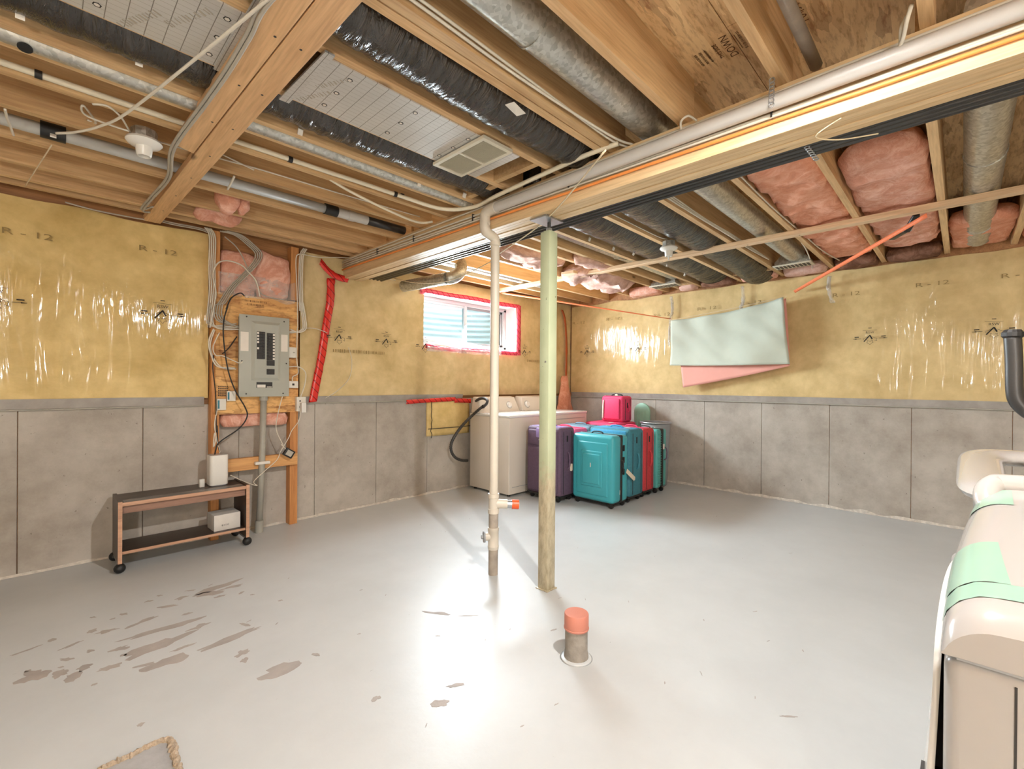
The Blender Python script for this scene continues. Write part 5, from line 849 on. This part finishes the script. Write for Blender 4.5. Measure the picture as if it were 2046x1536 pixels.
for t_, c_p in ((bl, (4.40, 2.60, .778)), (pk, (4.95, 3.15, .770)), (bl, (4.5, 2.9, .778))): paper_tag(t_, c_p, (.2, -1, .0), .05, .018, (0, 0, 1))
# rounded mint lid and laundry basket behind
ml = thing('mint_board', 'mint green rounded plastic board standing by the small pink case', 'board', (5.57, 3.03, 0)); pts = [Vector((5.555, 2.925, 0)), Vector((5.555, 2.925, .89))]+[Vector((5.555, 3.035-.11*math.cos(math.radians(a)), .89+.11*math.sin(math.radians(a)))) for a in range(10, 180, 10)]+[Vector((5.555, 3.145, .89)), Vector((5.555, 3.145, 0))]
MB().prism(pts, (.03, 0, 0)).build('slab', 'mint_plastic', ml, bevel=.006)
for k in range(4): MB().tube([(5.553, 2.97+.043*k, .1), (5.553, 2.97+.043*k, .90)], .004, 6).build('groove_rib', 'mint_plastic', ml)
lb2 = thing('laundry_basket', 'grey laundry basket with a pale rim beside the ribbed suitcase', 'basket', (5.36, 2.74, 0)); MB().lathe((5.36, 2.735, 0), (0, 0, 1), [(.13, 0), (.14, .02), (.175, .76), (.172, .77), (.165, .76), (.13, .03)], 28).build('tub', 'basket_grey', lb2, smooth=True, angle=40); MB().tube([(5.36+.18*math.cos(a), 2.735+.18*math.sin(a), .775) for a in [2*math.pi*k/28 for k in range(29)]], .012, 8, cap=False).build('rim', 'steel', lb2, smooth=True)
for k in range(5): MB().tube(smooth_path([(5.36-.180*math.cos(.25*k-.9)*1.0, 2.735-.18*math.sin(.25*k-.6), .69), (5.36-.182*math.cos(.25*k-.85), 2.735-.182*math.sin(.25*k-.55), .73), (5.36-.182*math.cos(.25*k-.8), 2.735-.182*math.sin(.25*k-.5), .69)], 3), .004, 5).build('white_scrawl', 'label_white', lb2)

# ================================================================ cloths and orange straps on the right wall
def cloth(name, quad, mat, label, seed, fold=.034, sag=.03):
    a, b, c, d = [Vector(p) for p in quad]; m = MB()     # a top-left, b top-right, c bottom-right, d bottom-left
    def fn(u, v):
        p = (a*(1-u)+b*u)*(1-v)+(d*(1-u)+c*u)*v; f = fold*(math.sin(u*19+seed)*.45*(1-v)**2+.55*math.sin(u*5+v*4+seed)+.7*nz(u*3.2+v*1.2, v*1.4, seed)*(.3+v)+.4*nz(u*7-v*3, v*2, seed+2)); p.x -= f+.01; p.z -= sag*math.sin(math.pi*u)*(1-v*.7); return p
    m.grid(46, 24, fn); o = m.build(name, mat, smooth=True, solid=.004); tag(o, label, 'cloth'); return o
cloth('hanging_cloth', [px(1343, 641, 5.46), px(1566, 594, 5.46), px(1578, 727, 5.46), px(1339, 730, 5.46)], 'mint_cloth', 'pale mint cloth hung on the right wall', 1); cloth('hanging_cloth', [px(1352, 645, 5.52), px(1571, 596, 5.52), px(1579, 731, 5.52), px(1366, 774, 5.52)], 'salmon_cloth', 'salmon pink cloth showing below and behind the mint cloth', 4, .012)
o = MB().tube([px(1338, 640, 5.53), px(1455, 618, 5.50), px(1572, 592, 5.53)], .003, 6).build('clothes_line', 'string'); tag(o, 'thin line along the top of the hanging cloths', 'line')
def webbing(p, q, w, tw0, tw1, label):
    p, q = Vector(p), Vector(q); d = (q-p).normalized(); s = d.cross(Vector((0, 0, 1))).normalized(); u_ = s.cross(d); vs = []; n = 24
    for i in range(n+1):
        t = i/n; a = tw0+(tw1-tw0)*t; k = (s*math.cos(a)+u_*math.sin(a))*w/2; c = p.lerp(q, t); vs += [c-k, c+k]
    o = MB().add(vs, [(2*i, 2*i+1, 2*i+3, 2*i+2) for i in range(n)]).build('webbing', 'orange_strap', None, smooth=True, solid=.0015); return o
s1 = thing('orange_strap', 'long orange strap from the strapping to the left edge of the mint cloth', 'strap', px(1340, 637, 5.56)); o = webbing(Vector((4.05, 4.17, 2.385)), px(1340, 637, 5.56), .025, .9, .2, ''); o.parent = s1; o.matrix_parent_inverse = Matrix.Translation(-s1.location)
s2 = thing('orange_strap', 'orange ratchet strap from the ceiling to the right edge of the mint cloth', 'strap', px(1587, 583, 5.56)); e0, e1 = px(1587, 583, 5.56), px(1852, 430, 4.04); o = webbing(e0, e1, .030, .9, 1.4, ''); o.parent = s2; o.matrix_parent_inverse = Matrix.Translation(-s2.location)
dd = (e1-e0).normalized(); rc = px(1811, 458, 4.25); up_ = Vector((0, 0, 1)); rt = MB(); rt.obox(rc-dd*.075+Vector((0, .0, -.005)), dd*.08, dd.cross(up_).normalized()*.021, (0, 0, .012)); rt.obox(rc+dd*.05+Vector((0, 0, .022)), dd*.05+Vector((0, 0, .035)), dd.cross(up_).normalized()*.021, dd.cross(dd.cross(up_)).normalized()*-.011); rt.build('ratchet', 'black_abs', s2, bevel=.004)
MB().lathe(rc, dd.cross(up_), [(.018, -.026), (.018, .026)], 14).build('ratchet_hub', 'steel', s2); MB().tube(smooth_path([px(1878, 395, 4.03), px(1881, 402, 4.03), px(1880, 412, 4.03), px(1876, 414, 4.03)], 4), .005, 8).build('hook', 'black_abs', s2)

# ================================================================ white exercise machine at the right edge
mc = thing('exercise_machine', 'glossy white moulded exercise machine with pale green bands at the right edge', 'exercise machine', (1.6, -.3, 0))
MX0, MX1, MY0, MY1 = 1.10, 1.86, -.62, .025
def top_z(x): return .872+.10*max(0, min(1, (x-MX0)/(MX1-MX0)))
prof = []                                              # rounded cross-section (y, z drop) of the hood
NB = 14
def hood(u, v, inset=0.0):
    x = MX0+(MX1-MX0)*u; zt = top_z(x)-inset; r = .075; yl, yr = MY1-.052*u*u-inset, MY0+inset; h = max(zt-r-.785, .004); s = v*(2*h+2*(math.pi/2*r)+(yl-yr-2*r))
    if s < h: return Vector((x, yl, zt-r-(h-s)))
    s -= h
    if s < math.pi/2*r: a = s/r; return Vector((x, yl-r+r*math.cos(a), zt-r+r*math.sin(a)))
    s -= math.pi/2*r
    if s < yl-yr-2*r: return Vector((x, yl-r-s, zt+.012*math.sin(math.pi*s/(yl-yr-2*r))))
    s -= yl-yr-2*r
    if s < math.pi/2*r: a = s/r; return Vector((x, yr+r-r*math.sin(a), zt-r+r*math.cos(a)))
    s -= math.pi/2*r; return Vector((x, yr, zt-r-s))
def hoodx(u, v):                                       # rounds the front of the hood down into the face
    p = hood(max(u, 0), v); 
    if u < .10: k = (1-u/.10); p.x += .03*(1-math.sqrt(max(0, 1-k*k)))*0; p.z -= min(.035, max(0, p.z-.785))*(1-math.sqrt(max(0, 1-k*k*.98)))
    return p
m = MB(); m.grid(40, 60, hoodx); n = len(m.v); fr = [hoodx(0, v/60) for v in range(61)]; m.add(fr, [tuple(range(61))]); m.build('hood', 'machine_white', mc, smooth=True, angle=35)
# pale green bands wrapping the hood
def band(u0, u1, v0, v1): MB().grid(10, 24, lambda a, b: hoodx(u0+(u1-u0)*a, v0+(v1-v0)*b)+Vector((0, .0012 if v0+(v1-v0)*b < .32 else 0, .0015))).build('green_band', 'machine_mint', mc, smooth=True)
band(.09, .17, .03, .95); band(.172, .44, .06, .205); band(.80, .97, .13, .25)
# lower housing with seams
MB().box(MX0+.002, MX1-.02, MY0+.01, MY1-.004, .05, .782).build('housing', 'machine_shell', mc, bevel=.022, seg=4); qs = px(2030, 1450, MX0); MB().box(MX0+.0005, MX0+.006, qs.y-.0015, qs.y+.0015, .07, .765).build('seam', 'gap_dark', mc); MB().box(MX0-.0005, MX0+.02, MY0+.03, MY1-.02, .7822, .7858).build('seam', 'basket_grey', mc)
# curved side fairing standing off the housing
MB().grid(18, 18, lambda u, v: Vector((1.14+.66*u, MY1+.005-.052*((.04+.66*u)/.76)**2+.062*(1-v)**1.2*math.sin(math.pi*min(1, u*.9+.18)), .02+.81*v*(1-.08*(2*u-1)**2)))).build('side_fairing', 'appliance_top', mc, smooth=True, solid=.010)
for z in (.28, .48): MB().box(1.2, 1.24, MY1-.01, MY1+.03, z, z+.02).build('bracket', 'gap_dark', mc)
# raised collar and open loop behind the hood
MB().tube(smooth_path([(1.80, -.060, .905), (1.835, -.050, .945), (1.865, -.062, .972), (1.875, -.10, .978), (1.875, -.30, .985), (1.875, -.50, .978), (1.86, -.58, .95)], 6), [.012]+[.030]*34+[.030, .012], 14).build('collar', 'machine_white', mc, smooth=True)
def loop(u, v):
    t = 2*math.pi*u; e = lambda c: math.copysign(abs(c)**.30, c); cx_, cy_ = 2.26, -.31; X_, Y_ = e(math.cos(t)), e(math.sin(t)); ro_, ri = (.42, .325), (.26, .235)
    k = v; a = 2*math.pi*k; rr = (.5+.5*math.cos(a)); rx_ = ri[0]+(ro_[0]-ri[0])*rr; ry_ = ri[1]+(ro_[1]-ri[1])*rr-(.03 if Y_ > .5 else 0)*(1-rr); return Vector((cx_+rx_*X_, cy_+ry_*Y_, .958+.03*math.sin(a)+.02*X_))
MB().grid(64, 14, loop).build('open_loop', 'machine_white', mc, smooth=True); MB().box(1.90, 2.45, -.55, -.08, .55, .90).build('inner_tray', 'gap_dark', mc, bevel=.02)
MB().box(1.95, 2.5, -.57, -.03, .05, .935).build('rear_column', 'machine_shell', mc, bevel=.03) if False else None
rear = MB(); rear.box(1.9, 2.6, -.60, -.045, .03, .60); rear.build('rear_base', 'machine_shell', mc, bevel=.03); MB().box(1.93, 2.0, -.06, -.03, .55, .95).build('strut', 'machine_white', mc, bevel=.01); MB().box(2.5, 2.57, -.06, -.03, .55, .95).build('strut', 'machine_white', mc, bevel=.01)
hX = 2.25; hb = MB().tube(smooth_path([px(2023, 672, hX), px(2026, 720, hX), px(2027, 775, hX), px(2032, 800, hX), px(2050, 820, hX), px(2090, 850, hX), Vector((hX, -.34, .93))], 6), .0215, 12).build('handlebar', 'handle_black', mc, smooth=True); MB().lathe(px(2023, 672, hX), (0, -.04, 1), [(.022, -.005), (.027, 0), (.027, .012), (.020, .022), (0, .024)], 14).build('end_cap', 'black_rubber', hb)
